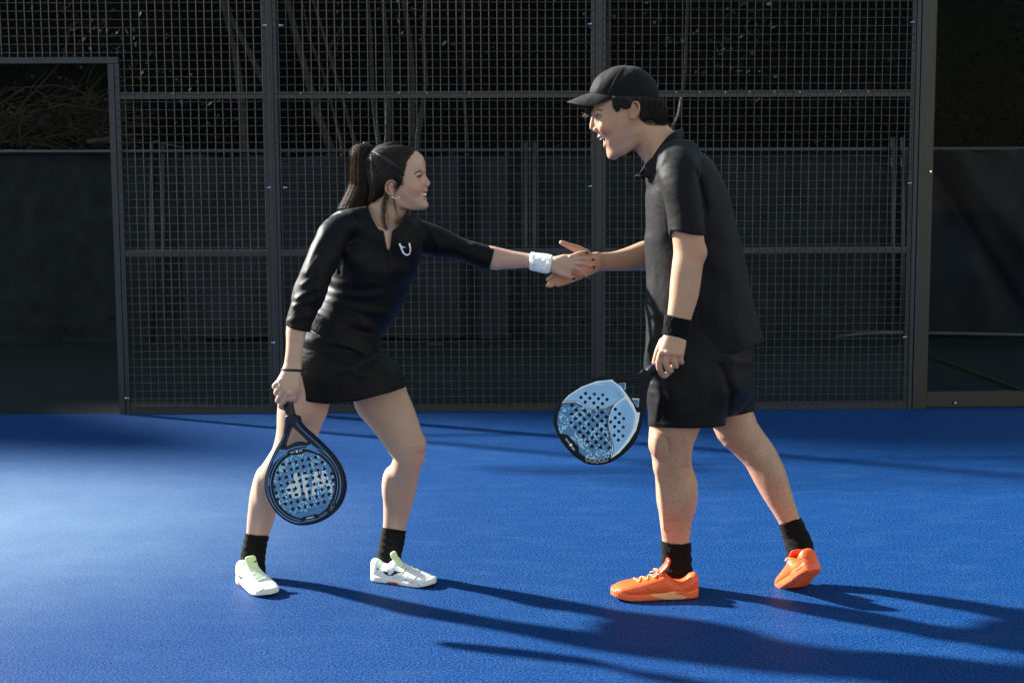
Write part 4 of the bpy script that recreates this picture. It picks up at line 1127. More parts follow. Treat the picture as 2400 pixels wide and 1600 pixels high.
w_hand_R = [  # right fist round the racket grip, back of the hand to the camera
    Tube([(664,866,705,864,4.30,.018),(655,882,705,883,4.293,.0195),(647,897,704,902,4.288,.0205),(650,912,701,919,4.288,.0200),(659,924,694,932,4.290,.0180)], k=.010, n=2.3),
    pxchain([(656,893,4.282,.0088),(645,903,4.288,.0092),(645,908,4.312,.0085),(655,912,4.336,.0078)], k=.004),
    pxchain([(660,903,4.277,.0092),(649,917,4.285,.0094),(649,922,4.313,.0088),(660,926,4.338,.0080)], k=.0035),
    pxchain([(667,912,4.275,.0094),(653,934,4.285,.0094),(653,940,4.315,.0088),(666,942,4.338,.0080)], k=.0035),
    pxchain([(676,920,4.276,.0094),(665,939,4.283,.0094),(657,951,4.300,.0086),(668,957,4.330,.0078)], k=.0035),
    pxchain([(699,886,4.303,.0125),(703,905,4.308,.0115),(700,922,4.312,.0105),(690,940,4.318,.0090)], k=.008),
] + [ball(x, y, 4.270, (.0075,.0055,.0075), k=.007) for x, y in ((657,893),(662,903),(669,912),(677,920))] \
  + [pxchain([(684-i*4,885,4.272,.0018),(668-i*2+i*5,908+i*4,4.269,.0020)], k=.006) for i in range(0)]
YS = 4.655
w_hand_L = [  # left hand laid on the other player's palm, back of the hand to the camera, thumb below
    Tube([(1294,602,1290,637,4.665,.0165),(1306,600,1303,640,YS,.0160),(1322,596,1320,641,YS-.006,.0145),(1338,597,1338,640,YS-.008,.0125),(1348,600,1350,636,YS-.005,.0095)], k=.008, n=2.3),
    pxchain([(1340,601,YS-.010,.0080),(1357,594,YS-.010,.0074),(1368,592,YS-.004,.0068),(1377,592.5,YS,.0056)], k=.0035),
    pxchain([(1342,608,YS-.013,.0086),(1362,605.5,YS-.014,.0078),(1380,607,YS-.006,.0070),(1392,609.5,YS,.0058)], k=.003),
    pxchain([(1343,617,YS-.013,.0088),(1364,617,YS-.015,.0080),(1382,622,YS-.007,.0072),(1394,626.5,YS,.0060)], k=.003),
    pxchain([(1342,626,YS-.012,.0088),(1358,631,YS-.014,.0080),(1371,641,YS-.008,.0072),(1380,650,YS-.003,.0060)], k=.003),
    pxchain([(1302,631,YS-.004,.0125),(1316,640,YS-.010,.0110),(1332,646,YS-.012,.0088),(1347,653.5,YS-.006,.0068)], k=.007),
] + [ball(x, y, YS-.019, (.0075,.005,.0065), k=.007) for x, y in ((1338,601),(1341,609),(1342,618),(1340,627))]
w_legs = [Tube(LEG_L, k=.02), Tube(LEG_R, k=.02),
    ball(983,1040,4.63,(.020,.030,.026), k=.025), ball(985,1071,4.637,(.012,.018,.014), k=.015),         # kneecap and below it
    ball(700,1052,4.535,(.022,.030,.026), k=.025), ball(912,1135,4.67,(.022,.036,.055), k=.03), ball(614,1142,4.60,(.016,.034,.055), k=.03)]
w_body = seq(Tube(DRESS[2:8], grow=-.022, sub=3, k=.02, cap=.2), Tube([(715,790,860,785,4.60,.11),(705,850,862,840,4.61,.115)], k=.02), Tube(SL_R, grow=-.014, sub=3, k=.02), Tube(SL_L, grow=-.014, sub=3, k=.02),
    w_legs, w_neck, Tube(FA_R, k=.012), Tube(FA_L, k=.012), Loft(HEADW, n=2.3, k=.012, **HW), w_face, w_hand_R, w_hand_L)
# the chest shown by the open neck
w_body.insert(1, Tube([(850,532,940,556,4.575,.095),(842,565,955,582,4.575,.10),(850,600,950,610,4.59,.085)], k=.02, sub=3, cap=.3))
VOX = 0.0028
V, F = sculpt(w_body, VOX)
at = dict(
    lips=paint(V, [(P(990+7*math.cos(a)*0, 447.5, YH+7e-3*k), (.009,.006,.0045), .85) for k in range(-3, 4) for a in (0,)] + [(P(994, 465.5, YH+6e-3*k), (.009,.006,.0055), .85) for k in range(-3, 4)]),
    mouth=paint(V, [(P(985, 455.5, YH+6e-3*k), (.011,.007,.006), 1.0) for k in range(-3, 4)]),
    flush=paint(V, [(P(975,438,YH-.06), (.03,.03,.024), .45), (P(1002,431,YH), .013, .35), (P(917,440,YH-.075), .022, .4), (P(988,1045,4.60), .05, .25)]),
    nails=paint(V, [(P(1375.5,592,YS-.007), (.0066,.005,.0036), 1), (P(1390.5,608.8,YS-.007), (.0066,.005,.0036), 1), (P(1392.5,625.5,YS-.007), (.0066,.005,.0036), 1), (P(1379,649.5,YS-.009), (.0048,.005,.0048), 1), (P(1344.5,653,YS-.012), (.0066,.005,.0040), 1)]))
wb = np_mesh('body', V, F, M['skin_w'], woman, attrs=at)
ws_ = Surf(wb)
# eyes, brow, lashes, teeth
eye(woman, ws_, YH, [(979,414.2),(982,412.4),(985.5,411.6),(988.5,412.3),(987,414.4),(983,415.4),(980,415.1)], [(979.6,414.2),(981.6,413),(982.4,414),(981.8,415)],
    [(976,415.2),(980,412.2),(985,410.8),(989.5,411.6)], [(978.5,415.6),(983,416.6),(987.5,415.2)], ('iris', 'eye'))
b_ = MB()
q = ws_.line([(971.5,408.5),(975,405),(980,402),(985,400.5),(990.5,401)], .0004, 1.6); k = len(q)
b_.tube(q, [0.0006 + 0.0014*math.sin(math.pi*min(1, (i+0.6)/k))**0.7 for i in range(k)], 6); b_.build('eyebrow', M['lash'], woman, True)
b_ = MB(); b_.tube([np.array([2*0+x, 2*YH-y, z]) for x, y, z in q], .0018, 6); b_.build('eyebrow', M['lash'], woman, True)
teeth_row(woman, WM, .0088, .0016, 11, .0050)
b_ = MB(); q = [P(x, y, YH-.0815) for x, y in ((919,460),(923,463.5),(928,465),(933,463.5),(936,460))]; b_.tube(q, .0013, 6)
er = b_.build('earring', M['silver'], woman, True)
for i in range(7):
    a = math.pi * (0.08 + 0.84 * i / 6); c = P(927.5 - 9.5*math.cos(a), 460 + 5.5*math.sin(a), YH-.0815); b_ = MB()
    b_.tube([c, c + np.array([-math.cos(a), 0, -math.sin(a)])*0.0035], [.0010,.0005], 5); b_.build('stud', M['silver'], er, True)
for x, y in ((921.5,457),(927,457.5),(932,457)):
    b_ = MB(); c = P(x, y, YH-.0815); b_.tube([c-np.array([.0014,0,0]), c, c+np.array([.0014,0,0])], [.0006,.0016,.0006], 8); b_.build('stud', M['silver'], er, True)
# hair: cap on the skull, ponytail and loose strands
HAIRPOLY = [(830,480),(862,476),(884,468),(899,456),(902,440),(903,430),(909,422.5),(921,420.5),(930,425),(937,434),(942,430),(944,417),(948,402),(951,388),(957,374),(966,362),(975,352),(973,330),(900,310),(830,330)]
TIE = np.array([868., 352.])
def groove(p):
    x, y = prj(p); a = np.arctan2(y - TIE[1], x - TIE[0]); r_ = np.hypot(x - TIE[0], y - TIE[1])
    return 0.0011 * np.sin(a * 46 + 2 * np.sin(a * 11)) * np.clip(r_ / 30, 0, 1) + 0.0006 * np.sin(a * 113 + 1)
hp_ = [Loft(HEADW, n=2.3, k=0, grow=.0068, **HW), ball(914,392,YH,(.0825,.0765,.0805), k=.01), Tube([(870,420,905,420,YH,.062),(868,450,900,455,YH,.055),(866,470,886,474,YH,.045)], grow=.004, k=.02), Cut(HAIRPOLY, k=.010), Warp(groove)]
V, F = sculpt(hp_, .0028)
hair = np_mesh('hair', V, F, M['hair_w'], woman)
hs = Surf(hair, wb)
PT = [((866,346),(873,356)),((846,336),(872,346)),((827,352),(868,360)),((822.5,394),(870,400)),((821,432),(871,440)),((809,460),(870,466)),((787,499),(866,497))]
def pony(u, v, end=1.0, sub=4):
    q = []
    wz = [0.25, .6, .9, 1, 1, .95, .8]
    for i, (l, r_) in enumerate(PT):
        x = l[0] + (r_[0] - l[0]) * u; y = l[1] + (r_[1] - l[1]) * u
        q.append(P(x, y, YH + v * 0.036 * wz[i]))
    q = catmull(q, sub); return q[:max(4, int(len(q) * end))]
core = [Tube([(862,344,873,356,YH,.012),(846,340,868,350,YH,.022),(832,356,866,362,YH,.030),(828,395,866,400,YH,.033),(827,430,866,438,YH,.032),(819,458,862,464,YH,.028),(808,478,856,482,YH,.02)], k=0),
        Warp(lambda p: 0.0022*np.sin(prj(p)[0]*0.75 + 1.5*np.sin(prj(p)[1]*0.03)) + .0012*np.sin(p[:,1]*420))]
V, F = sculpt(core, .0032); np_mesh('ponytail', V, F, M['hair_w'], woman)
rr = random.Random(21); paths = []
for k in range(900):
    a = rr.uniform(0, 2*math.pi); r_ = 0.80 + 0.22*rr.random()
    u = 0.5 + 0.5*r_*math.cos(a); v = r_*math.sin(a)
    q = pony(u, v, rr.uniform(0.86, 1.0)); w_ = rr.uniform(0.4, 1.6); ph = rr.uniform(0, 6)
    paths.append([p + 0.0016*w_*math.sin(i*0.5+ph)*np.array([1, 0.6, 0.1]) for i, p in enumerate(q)])
for k in range(60):
    q = pony(rr.uniform(-0.12, 1.06), rr.uniform(-1.1, 1.1), rr.uniform(0.6, 1.0)); ph = rr.uniform(0, 6)
    paths.append([p + 0.003*math.sin(i*0.35+ph)*np.array([1, 0.6, 0.1]) for i, p in enumerate(q)])
strands('ponytail_strands', paths, M['hair_w'], woman, .00075)['kind'] = 'stuff'
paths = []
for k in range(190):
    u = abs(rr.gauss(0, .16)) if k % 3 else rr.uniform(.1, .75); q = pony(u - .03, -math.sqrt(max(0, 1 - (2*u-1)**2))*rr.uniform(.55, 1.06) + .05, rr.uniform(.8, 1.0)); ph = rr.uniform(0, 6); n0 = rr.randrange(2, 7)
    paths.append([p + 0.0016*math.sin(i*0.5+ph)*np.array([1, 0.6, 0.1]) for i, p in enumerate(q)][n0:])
strands('ponytail_painted_light', paths, M['hair_lit'], woman, .0008)['kind'] = 'stuff'  # lit side of the ponytail painted as paler strands
b_ = MB(); c = P(868, 351, YH); ax = P(856,344,YH) - P(878,356,YH); ax /= np.linalg.norm(ax); s_ = np.cross(ax, [0,1,0])
b_.tube([c + 0.011*(math.cos(w)*s_ + math.sin(w)*np.array([0,1.1,0])) for w in np.linspace(0, 2*math.pi, 17)], .0035, 6, False); b_.build('hair_tie', M['elastic'], woman, True)
paths = []
for k in range(620):                                             # combed back over the skull
    i = rr.random(); e = HAIRPOLY[4:17]; j = min(int(i*12), 11); f_ = i*12 - j
    x = e[j][0] + (e[j+1][0]-e[j][0])*f_ + rr.gauss(0, 1.6); y = e[j][1] + (e[j+1][1]-e[j][1])*f_ + rr.gauss(0, 1.6)
    t0 = rr.uniform(0, 0.45) if rr.random() < .6 else 0; t1 = rr.uniform(t0 + 0.3, 1.0); q = []
    for m_ in range(9):
        t = t0 + (min(t1, 0.96) - t0)*m_/8; bow_ = math.sin(math.pi*t)*(-7 if y < 400 else 5)
        h, _ = hs.hit(x + (TIE[0]+4-x)*t, y + (TIE[1]+2-y)*t + bow_, .0006 + .0012*rr.random())
        if h is not None: q.append(h)
    if len(q) > 4: paths.append(q)
NAPE = [(857,385),(856,410),(856,435),(856,458),(858,478),(868,474),(880,469),(890,462),(899,455)]
for k in range(520):                                             # up from the nape
    i = rr.random()*(len(NAPE)-1); j = int(i); f_ = i-j
    x = NAPE[j][0] + (NAPE[j+1][0]-NAPE[j][0])*f_ + rr.gauss(0,2); y = NAPE[j][1] + (NAPE[j+1][1]-NAPE[j][1])*f_ + rr.gauss(0,2); q = []
    t1 = rr.uniform(.5, .97)
    for m_ in range(9):
        t = t1*m_/8; h, _ = hs.hit(x + (TIE[0]+3-x)*t + 5*math.sin(math.pi*t), y + (TIE[1]+3-y)*t, .0006 + .001*rr.random())
        if h is not None: q.append(h)
    if len(q) > 4: paths.append(q)
hb = hs.t
for k in range(260):                                             # over the crown
    v = rr.gauss(0, .028); x0_ = 975 - abs(v)*500 + rr.gauss(0, 2); q = []; t0 = rr.uniform(0,.5)*(rr.random() < .6); t1 = rr.uniform(t0+.3, .98)
    for m_ in range(10):
        t = t0 + (t1-t0)*m_/9; c = P(x0_ + (870-x0_)*t, 350, YH); h = hb.ray_cast(Vector((c[0], YH + v*(1-.75*t), 2.5)), Vector((0,0,-1)))
        if h[0] is not None: q.append(np.array(h[0]) + np.array([0,0,.0006 + .001*rr.random()]))
    if len(q) > 4: paths.append(q)
for k in range(45):                                              # loose hair at the temple and ear, and the long front lock
    x = 908 + rr.gauss(0, 3.5); y = 452 + rr.uniform(-10, 8); ex = rr.choice([905, 908, 912, 897, 902]) + rr.gauss(0, 2.5); ey = rr.uniform(520, 566); ph = rr.uniform(-1, 1)
    Y0 = YH - .076
    paths.append(list(catmull([P(x, y, Y0), P(900 + rr.gauss(0,4), 482, Y0 - .004), P(899 + rr.gauss(0,5), 512, Y0 - .018), P(ex, ey, YH - .105)], 5)))
for k in range(7):
    paths.append(list(catmull([P(922+rr.gauss(0,1), 462, YH-.075), P(926+rr.gauss(0,1.5), 485, YH-.07), P(936+rr.gauss(0,3), 513, YH-.075)], 5)))
for k in range(60):
    x = 936 + rr.gauss(0, 4); y = 425 + rr.gauss(0, 6)
    q = ws_.line([(x, y), (x - 4, y + 9), (x - 10, y + 17)], .0012, 4)
    if len(q) > 2: paths.append(q)
for k in range(70):                                              # fly-aways
    x = rr.uniform(845, 975); y = 342 + abs(x - 915)*0.10
    c = P(x, y, YH + rr.gauss(0, .02)); paths.append([c, c + np.array([rr.gauss(-.012,.008), 0, rr.uniform(.001,.008)]), c + np.array([rr.gauss(-.026,.012), 0, rr.uniform(-.004,.010)])])
strands('hair_strands', paths, M['hair_w'], woman, .0007)['kind'] = 'stuff'
# dress
WRK = [([(560+230,590),(800,625),(792,640)], .005, 7), ([(775,660),(830,668),(880,664)], .0035, 6), ([(768,684),(825,694),(890,690)], .004, 6), ([(757,700),(800,712),(850,728),(905,735)], .006, 7), ([(752,716),(790,735),(840,750)], .006, 7),
       ([(735,742),(790,760),(870,770)], .004, 8), ([(890,800),(850,840),(800,870)], .0035, 9), ([(895,842),(870,862),(845,880)], .004, 7), ([(735,800),(760,840),(800,860),(870,878)], .003, 8), ([(790,610),(850,618),(910,640)], .0025, 9), ([(912,585),(914,625)], .0022, 2.2),
       ([(760,545),(735,590),(715,640)], .004, 6), ([(748,600),(720,640)], .005, 4), ([(745,640),(708,668)], .005, 4), ([(738,675),(695,700)], .006, 4.5), ([(730,705),(690,716)], .005, 4), ([(705,600),(692,650),(680,700)], .004, 4), ([(720,740),(675,752)], .003, 4), ([(790,560),(800,590),(796,640)], -.006, 3),
       ([(1010,540),(1030,580),(1020,600)], .004, 5), ([(1060,560),(1085,590)], .003, 6), ([(1110,575),(1080,600)], .003, 5), ([(1152,576),(1140,632)], -.003, 3), ([(985,525),(1000,560),(985,590)], -.004, 5)]
dress_p = [Tube(DRESS, sub=4, n=2.15, k=.012, cap=.25), Tube(SKIRT, sub=4, n=2.15, k=.055, cap=.4), Tube([(905,520,985,560,4.56,.085),(900,560,988,600,4.56,.088),(905,600,972,640,4.56,.08)], sub=4, k=.03),
    Tube([(790,575,870,640,4.49,.045),(800,590,880,650,4.495,.04)], k=.04),
    Tube(SL_R, sub=3, k=.022), Tube(SL_L, sub=3, k=.022),
    Warp(folds(WRK, wob=.0020, freq=38, seed=4)),
    Cut([(690,430),(900,430),(864,483),(830,487),(795,493),(757,514),(690,540)], op='s', k=.006),
    Cut([(858,440),(863,489),(872,512),(887,537),(899,541),(908,583),(911.5,588),(915,576),(919.5,541),(938,525),(952,510),(966,497),(1000,470)], op='s', k=.001),
    Cut([(560,300),(1000,300),(1110,480),(1161,577),(1145,636),(1060,800),(951,906.5),(920,918),(890,926),(837,940),(768,946.5),(699,939),(680,936),(650,931),(600,900),(664,764),(690,773),(722,778),(721,774),(660,745),(500,700)], op='i', k=.001)]
# the sleeve hem is cut by its own line, the skirt by its own: skirt and sleeve are separated in depth
dress_p[-1] = Cut([(500,300),(1000,300),(1161,577),(1145,637),(1060,800),(951,906.5),(920,918),(890,926),(837,940),(768,946.5),(699,939),(650,930),(500,905)], op='i', k=.001)
dress_p.append(Cut([(560,757),(671,763.5),(690,772.5),(723,778),(745,800),(745,1000),(560,1000)], op='s', k=.001, lat=(4.0, 4.405)))
V, F = sculpt(dress_p, .0042)
dress = np_mesh('dress', V, F, M['dress'], woman)
ds = Surf(dress)
ds.patch('chest_emblem', [(934.5,571),(938,569.5),(941,576),(947,578.5),(952,580.5),(946,580.5),(942.5,580),(944.5,586),(948,592),(953,595.5),(957,595),(959.5,591),(960,584),(958,575),(957.5,569.5),(960.5,569),(962.5,577),(963,587),(960.5,595.5),(955.5,599),(949.5,598),(943.5,593),(939.5,584)], M['print_white'], dress, .0012, 2.5)
ds.seam('placket_seam', [(911,588),(912,600),(914,622)], .0009, M['dress'], dress)
ds.seam('sleeve_seam', [(795,575),(800,600),(795,630)], .0008, M['dress'], dress)
ds.seam('sleeve_seam', [(1030,536),(1031,560),(1020,590),(1000,600)], .0008, M['dress'], dress)
# cuffs of the dress collar
def band_on(name, st, grow, m, parent, cuts, warp=None, vox=.0030, sub=3):
    pr = [Tube(st, grow=grow, sub=sub, k=0)] + ([Warp(warp)] if warp else []) + cuts
    V, F = sculpt(pr, vox); return np_mesh(name, V, F, m, parent)
rng_t = np.random.default_rng(8)
def terry(p): return .0009*np.sin(p[:,0]*900+3*np.sin(p[:,2]*500)) + .0007*np.sin(p[:,2]*1100+p[:,0]*300) + .0008*np.sin(p[:,0]*130+p[:,2]*90)
band_on('wristband', FA_L, .0075, M['towel_w'], woman, [Cut([(1242,560),(1296,560),(1297.5,597),(1289,640),(1288,680),(1240,680),(1239.5,630),(1243,591)], k=.008)], terry)
band_on('hair_tie_bracelet', FA_R, .0068, M['elastic'], woman, [Cut([(600,862),(662,863),(706,865.5),(760,866),(760,872),(706,871.5),(662,869.5),(600,869)], k=.002)], None, .0022)
def rib(p): return .0006*np.sin(p[:,2]*260) + .0006*np.sin(np.arctan2(p[:,1]-4.6, p[:,0])*60)
band_on('sock', LEG_L, .0042, M['sock'], woman, [Cut([(860,1234),(896,1234.5),(925,1240),(950,1243),(990,1243),(990,1400),(840,1400)], k=.003)], lambda p: rib(p)*np.clip((0.26-p[:,2])/0.03,0,1)*1.6)
band_on('sock', LEG_R, .0042, M['sock'], woman, [Cut([(540,1246),(576,1248.5),(600,1254),(627,1255),(670,1255),(670,1400),(500,1400)], k=.003)], lambda p: rib(p)*np.clip((0.26-p[:,2])/0.03,0,1)*1.6)
wm = dict(upper=M['shoe_white'], sole=M['sole_white'], tongue=M['shoe_lime'], lace=M['lace_lime'])
c = G(868, 1362); s1 = make_shoe(woman, .245, WSHOE, .024, wm, R(-20), 0, (0.004, -0.02, 0), c, bow=False)
c = G(567, 1363); s2 = make_shoe(woman, .245, WSHOE, .024, wm, R(-54), 0, (0.01, 0, 0), c, bow=False)
pick = lambda o, *nm: [c_ for c_ in o.children if c_.name.split('.')[0] in nm]
u1 = Surf(s1, *pick(s1, 'sole')); u2 = Surf(s2, *pick(s2, 'sole', 'tongue'))
def cp(pts, x0, y0, sc): return [(x0 + a / sc, y0 + b / sc) for a, b in pts]
A_ = lambda pts: cp(pts, 520, 1200, 4.3556)
LOGO = [(1640,600),(1705,612),(1690,632),(1722,636),(1760,605),(1748,592),(1800,604),(1858,610),(1790,622),(1745,642),(1700,644),(1665,628)]
u1.patch('shoe_mark', A_(LOGO), M['print_black'], s1, .0012, 1.5)
u1.patch('shoe_mark', A_([(1580,560),(1590,575),(1600,562),(1602,580),(1590,592),(1582,580)]), M['print_red'], s1, .0012, 1.5)
u1.patch('sole_inset', A_([(1680,715),(1710,708),(1780,715),(1820,732),(1760,735),(1690,733)]), M['print_red'], s1, .0015, 1.5)
for pts, r_, m_ in [([(1845,620),(1870,590),(1890,568)], .0016, 'print_red'), ([(1870,690),(1880,680),(1888,690)], .0022, 'print_red'), ([(1925,725),(1950,690),(1995,658)], .0013, 'print_red'), ([(2105,675),(2115,665)], .0016, 'print_red'), ([(2000,745),(2010,735)], .0014, 'print_red'),
                    ([(1890,660),(1905,640),(1925,615),(1945,590)], .0008, 'print_sky'), ([(1960,735),(1985,700),(2010,745)], .0008, 'print_sky'), ([(2040,720),(2050,690),(2075,680),(2080,705),(2050,730)], .0008, 'print_sky'), ([(1900,700),(1915,670),(1935,640)], .0008, 'print_sky'), ([(2090,700),(2130,670),(2160,660)], .0007, 'print_sky'),
                    ([(1680,600),(1695,575),(1730,590),(1750,560)], .0006, 'print_grey'), ([(1740,650),(1770,670),(1830,640)], .0006, 'print_grey'), ([(1770,560),(1800,590),(1830,560)], .0006, 'print_grey'), ([(1600,610),(1605,640)], .0006, 'print_grey')]:
    u1.seam('shoe_mark', A_(pts), r_, M[m_], s1, .0004)
for x in (1720, 1757, 1797): u1.seam('eyelet', A_([(x, 515-(x-1720)*.12), (x+5, 513-(x-1720)*.12)]), .0013, M['print_black'], s1)
u2.patch('shoe_mark', A_([(172,635),(185,640),(190,662),(212,655),(200,680),(185,672)]), M['print_black'], s2, .0012, 1.5)
u2.patch('sole_inset', A_([(160,700),(175,712),(205,745),(212,778),(190,765),(172,735)]), M['print_red'], s2, .0015, 1.5)
u2.patch('tongue_mark', A_([(315,508),(335,500),(348,488),(380,478),(362,492),(350,505),(330,512)]), M['print_black'], s2, .0012, 1.5)
for pts, r_, m_ in [([(400,808),(415,785),(435,775)], .0016, 'print_red'), ([(290,800),(320,790),(350,802)], .0008, 'print_sky'), ([(460,800),(490,780),(520,790)], .0008, 'print_sky'), ([(330,770),(345,800)], .0007, 'print_sky')]:
    u2.seam('shoe_mark', A_(pts), r_, M[m_], s2, .0004)
# ------------------------------------------------------------------ the man on the right
m_loc = G(1680, 1392); m_loc[2] = 0
man = thing('person', 'laughing player in black cap, polo and shorts with bright orange shoes', 'person', tuple(m_loc))
YM = 4.60
POLO = [(1528,352,1592,312,4.60,.070),(1514,388,1618,334,4.60,.125),(1510,412,1650,370,4.60,.165),(1509,436,1681,408,4.60,.178),(1510,470,1703,456,4.60,.180),(1512,520,1718,517,4.60,.176),(1514,580,1733,578,4.60,.172),(1515,640,1749,645,4.60,.170),(1516,700,1761,705,4.60,.172),(1514,770,1776,768,4.60,.176),(1513,830,1790,822,4.60,.180),(1511,880,1802,870,4.60,.180)]
SLV = [(1545,372,1640,352,4.455,0.05),(1542,405,1640,392,4.4,0.06),(1551,440,1644,432,4.365,0.062),(1559,480,1648,470,4.355,0.062),(1565,520,1650,512,4.35,0.062),(1569,560,1651,548,4.345,0.06),(1572,600,1652,585,4.345,0.058)]
ARM_N = [(1572,470,1636,470,4.36,.034),(1570,530,1648,530,4.355,0.045),(1576,559,1650,556,4.35,0.044),(1578.5,592,1651.5,587,4.345,0.043),(1575,625,1647,624,4.34,0.044),(1571,660,1642.5,660,4.338,0.041),(1568,695,1636.5,694,4.332,0.036),(1565,730,1622,742,4.325,0.03),(1561,765,1612,778,4.32,0.026),(1556,787,1607,797,4.315,0.024)]
ARM_F = [(1545,400,1610,400,4.82,.05),(1535,480,1600,480,4.84,.047),(1525,540,1590,560,4.84,.044),(1535,565,1560,625,4.82,.042),(1513,564,1513,635,4.80,.040),(1492,572,1490,635,4.785,.037),(1470,581,1466,635,4.77,.034),(1440,589.5,1437,635,4.745,.028),(1415,592,1412,635,4.72,.024),(1396,592,1395,636,4.70,.021)]
LEGN = [(1530,880,1675,880,4.51,0.088),(1526,950,1658,950,4.505,0.082),(1521.5,1003,1637,1003,4.5006,0.076),(1520.5,1030,1628,1030,4.5013,0.068),(1526.5,1062,1621.5,1062,4.5081,0.062),(1533.5,1094,1622,1094,4.5199,0.06),(1536.5,1134,1630.5,1129,4.5328,0.062),(1539,1174,1632.5,1157,4.545,0.064),(1542,1195,1630.5,1184,4.5551,0.06),(1545.5,1216,1623.5,1210,4.5631,0.053),(1549.5,1246,1618.5,1241,4.5715,0.045),(1552.5,1268,1616.5,1270,4.575,0.04),(1553,1300,1617,1300,4.575,0.037),(1552,1330,1619,1332,4.575,0.04),(1535,1362,1624,1362,4.575,0.04)]
LEGF = [(1630,860,1750,850,4.70,.085),(1655,950,1756,935,4.70,.080),(1676,1003,1776,1000,4.70,.074),(1708,1040,1795,1027,4.69,.064),(1743,1083,1820,1058,4.68,.060),(1767,1128.5,1839,1098,4.675,.062),(1788.5,1166,1852,1140,4.67,.060),(1810,1198.5,1864,1180,4.665,.050),(1826,1226,1874.5,1212,4.66,.041),(1838,1262,1890,1245,4.655,.037),(1845,1290,1902,1272,4.64,.038),(1852,1320,1905,1310,4.62,.038)]
OM, SCM = head_frame(YM, 0)
HTILT = R(20.9)                                                  # the head tips forward
HH = np.array([-math.sin(HTILT), 0, math.cos(HTILT)]); HU = np.array([math.cos(HTILT), 0, math.sin(HTILT)])
HEADM = []
for fx, fy, bx, by, w_ in [(1437,371,1446,373,.004),(1429,366,1462,370,.024),(1424,358,1482,361,.040),(1421,350,1497,346,.050),(1416,340,1508,327,.057),(1407,322,1522,297,.064),(1399.5,307,1532,274,.070),(1394,291,1538,252,.074),(1391.5,274,1540,230,.0765),(1389.5,261,1535,214,.077),(1391,242,1524,198,.075),(1399,219,1508,184,.066),(1417,199,1488,175,.050),(1436,186,1470,173,.030),(1448,178,1461,174,.006)]:
    fm, bm_ = np.array([(fx-1200)*SCM, 0, -(fy-472)*SCM]), np.array([(bx-1200)*SCM, 0, -(by-472)*SCM])
    HEADM.append((((fm+bm_)/2) @ HH, fm @ HU, bm_ @ HU, w_))
HM_ = dict(O=OM, H=HH, U=HU, V=(0,1,0))
MMO = [(1427,317,YM-.031,.0030),(1419,324,YM-.0245,.0075),(1412,329,YM-.011,.0092),(1410.5,329.5,YM,.0095),(1412,329,YM+.011,.0092),(1419,324,YM+.0245,.0075),(1427,317,YM+.031,.0030)]
MTE = [(1425,316,YM-.029,.003),(1416,321,YM-.0235,.003),(1408,325,YM-.0105,.003),(1406.5,325.5,YM,.003),(1408,325,YM+.0105,.003),(1416,321,YM+.0235,.003),(1425,316,YM+.029,.003)]
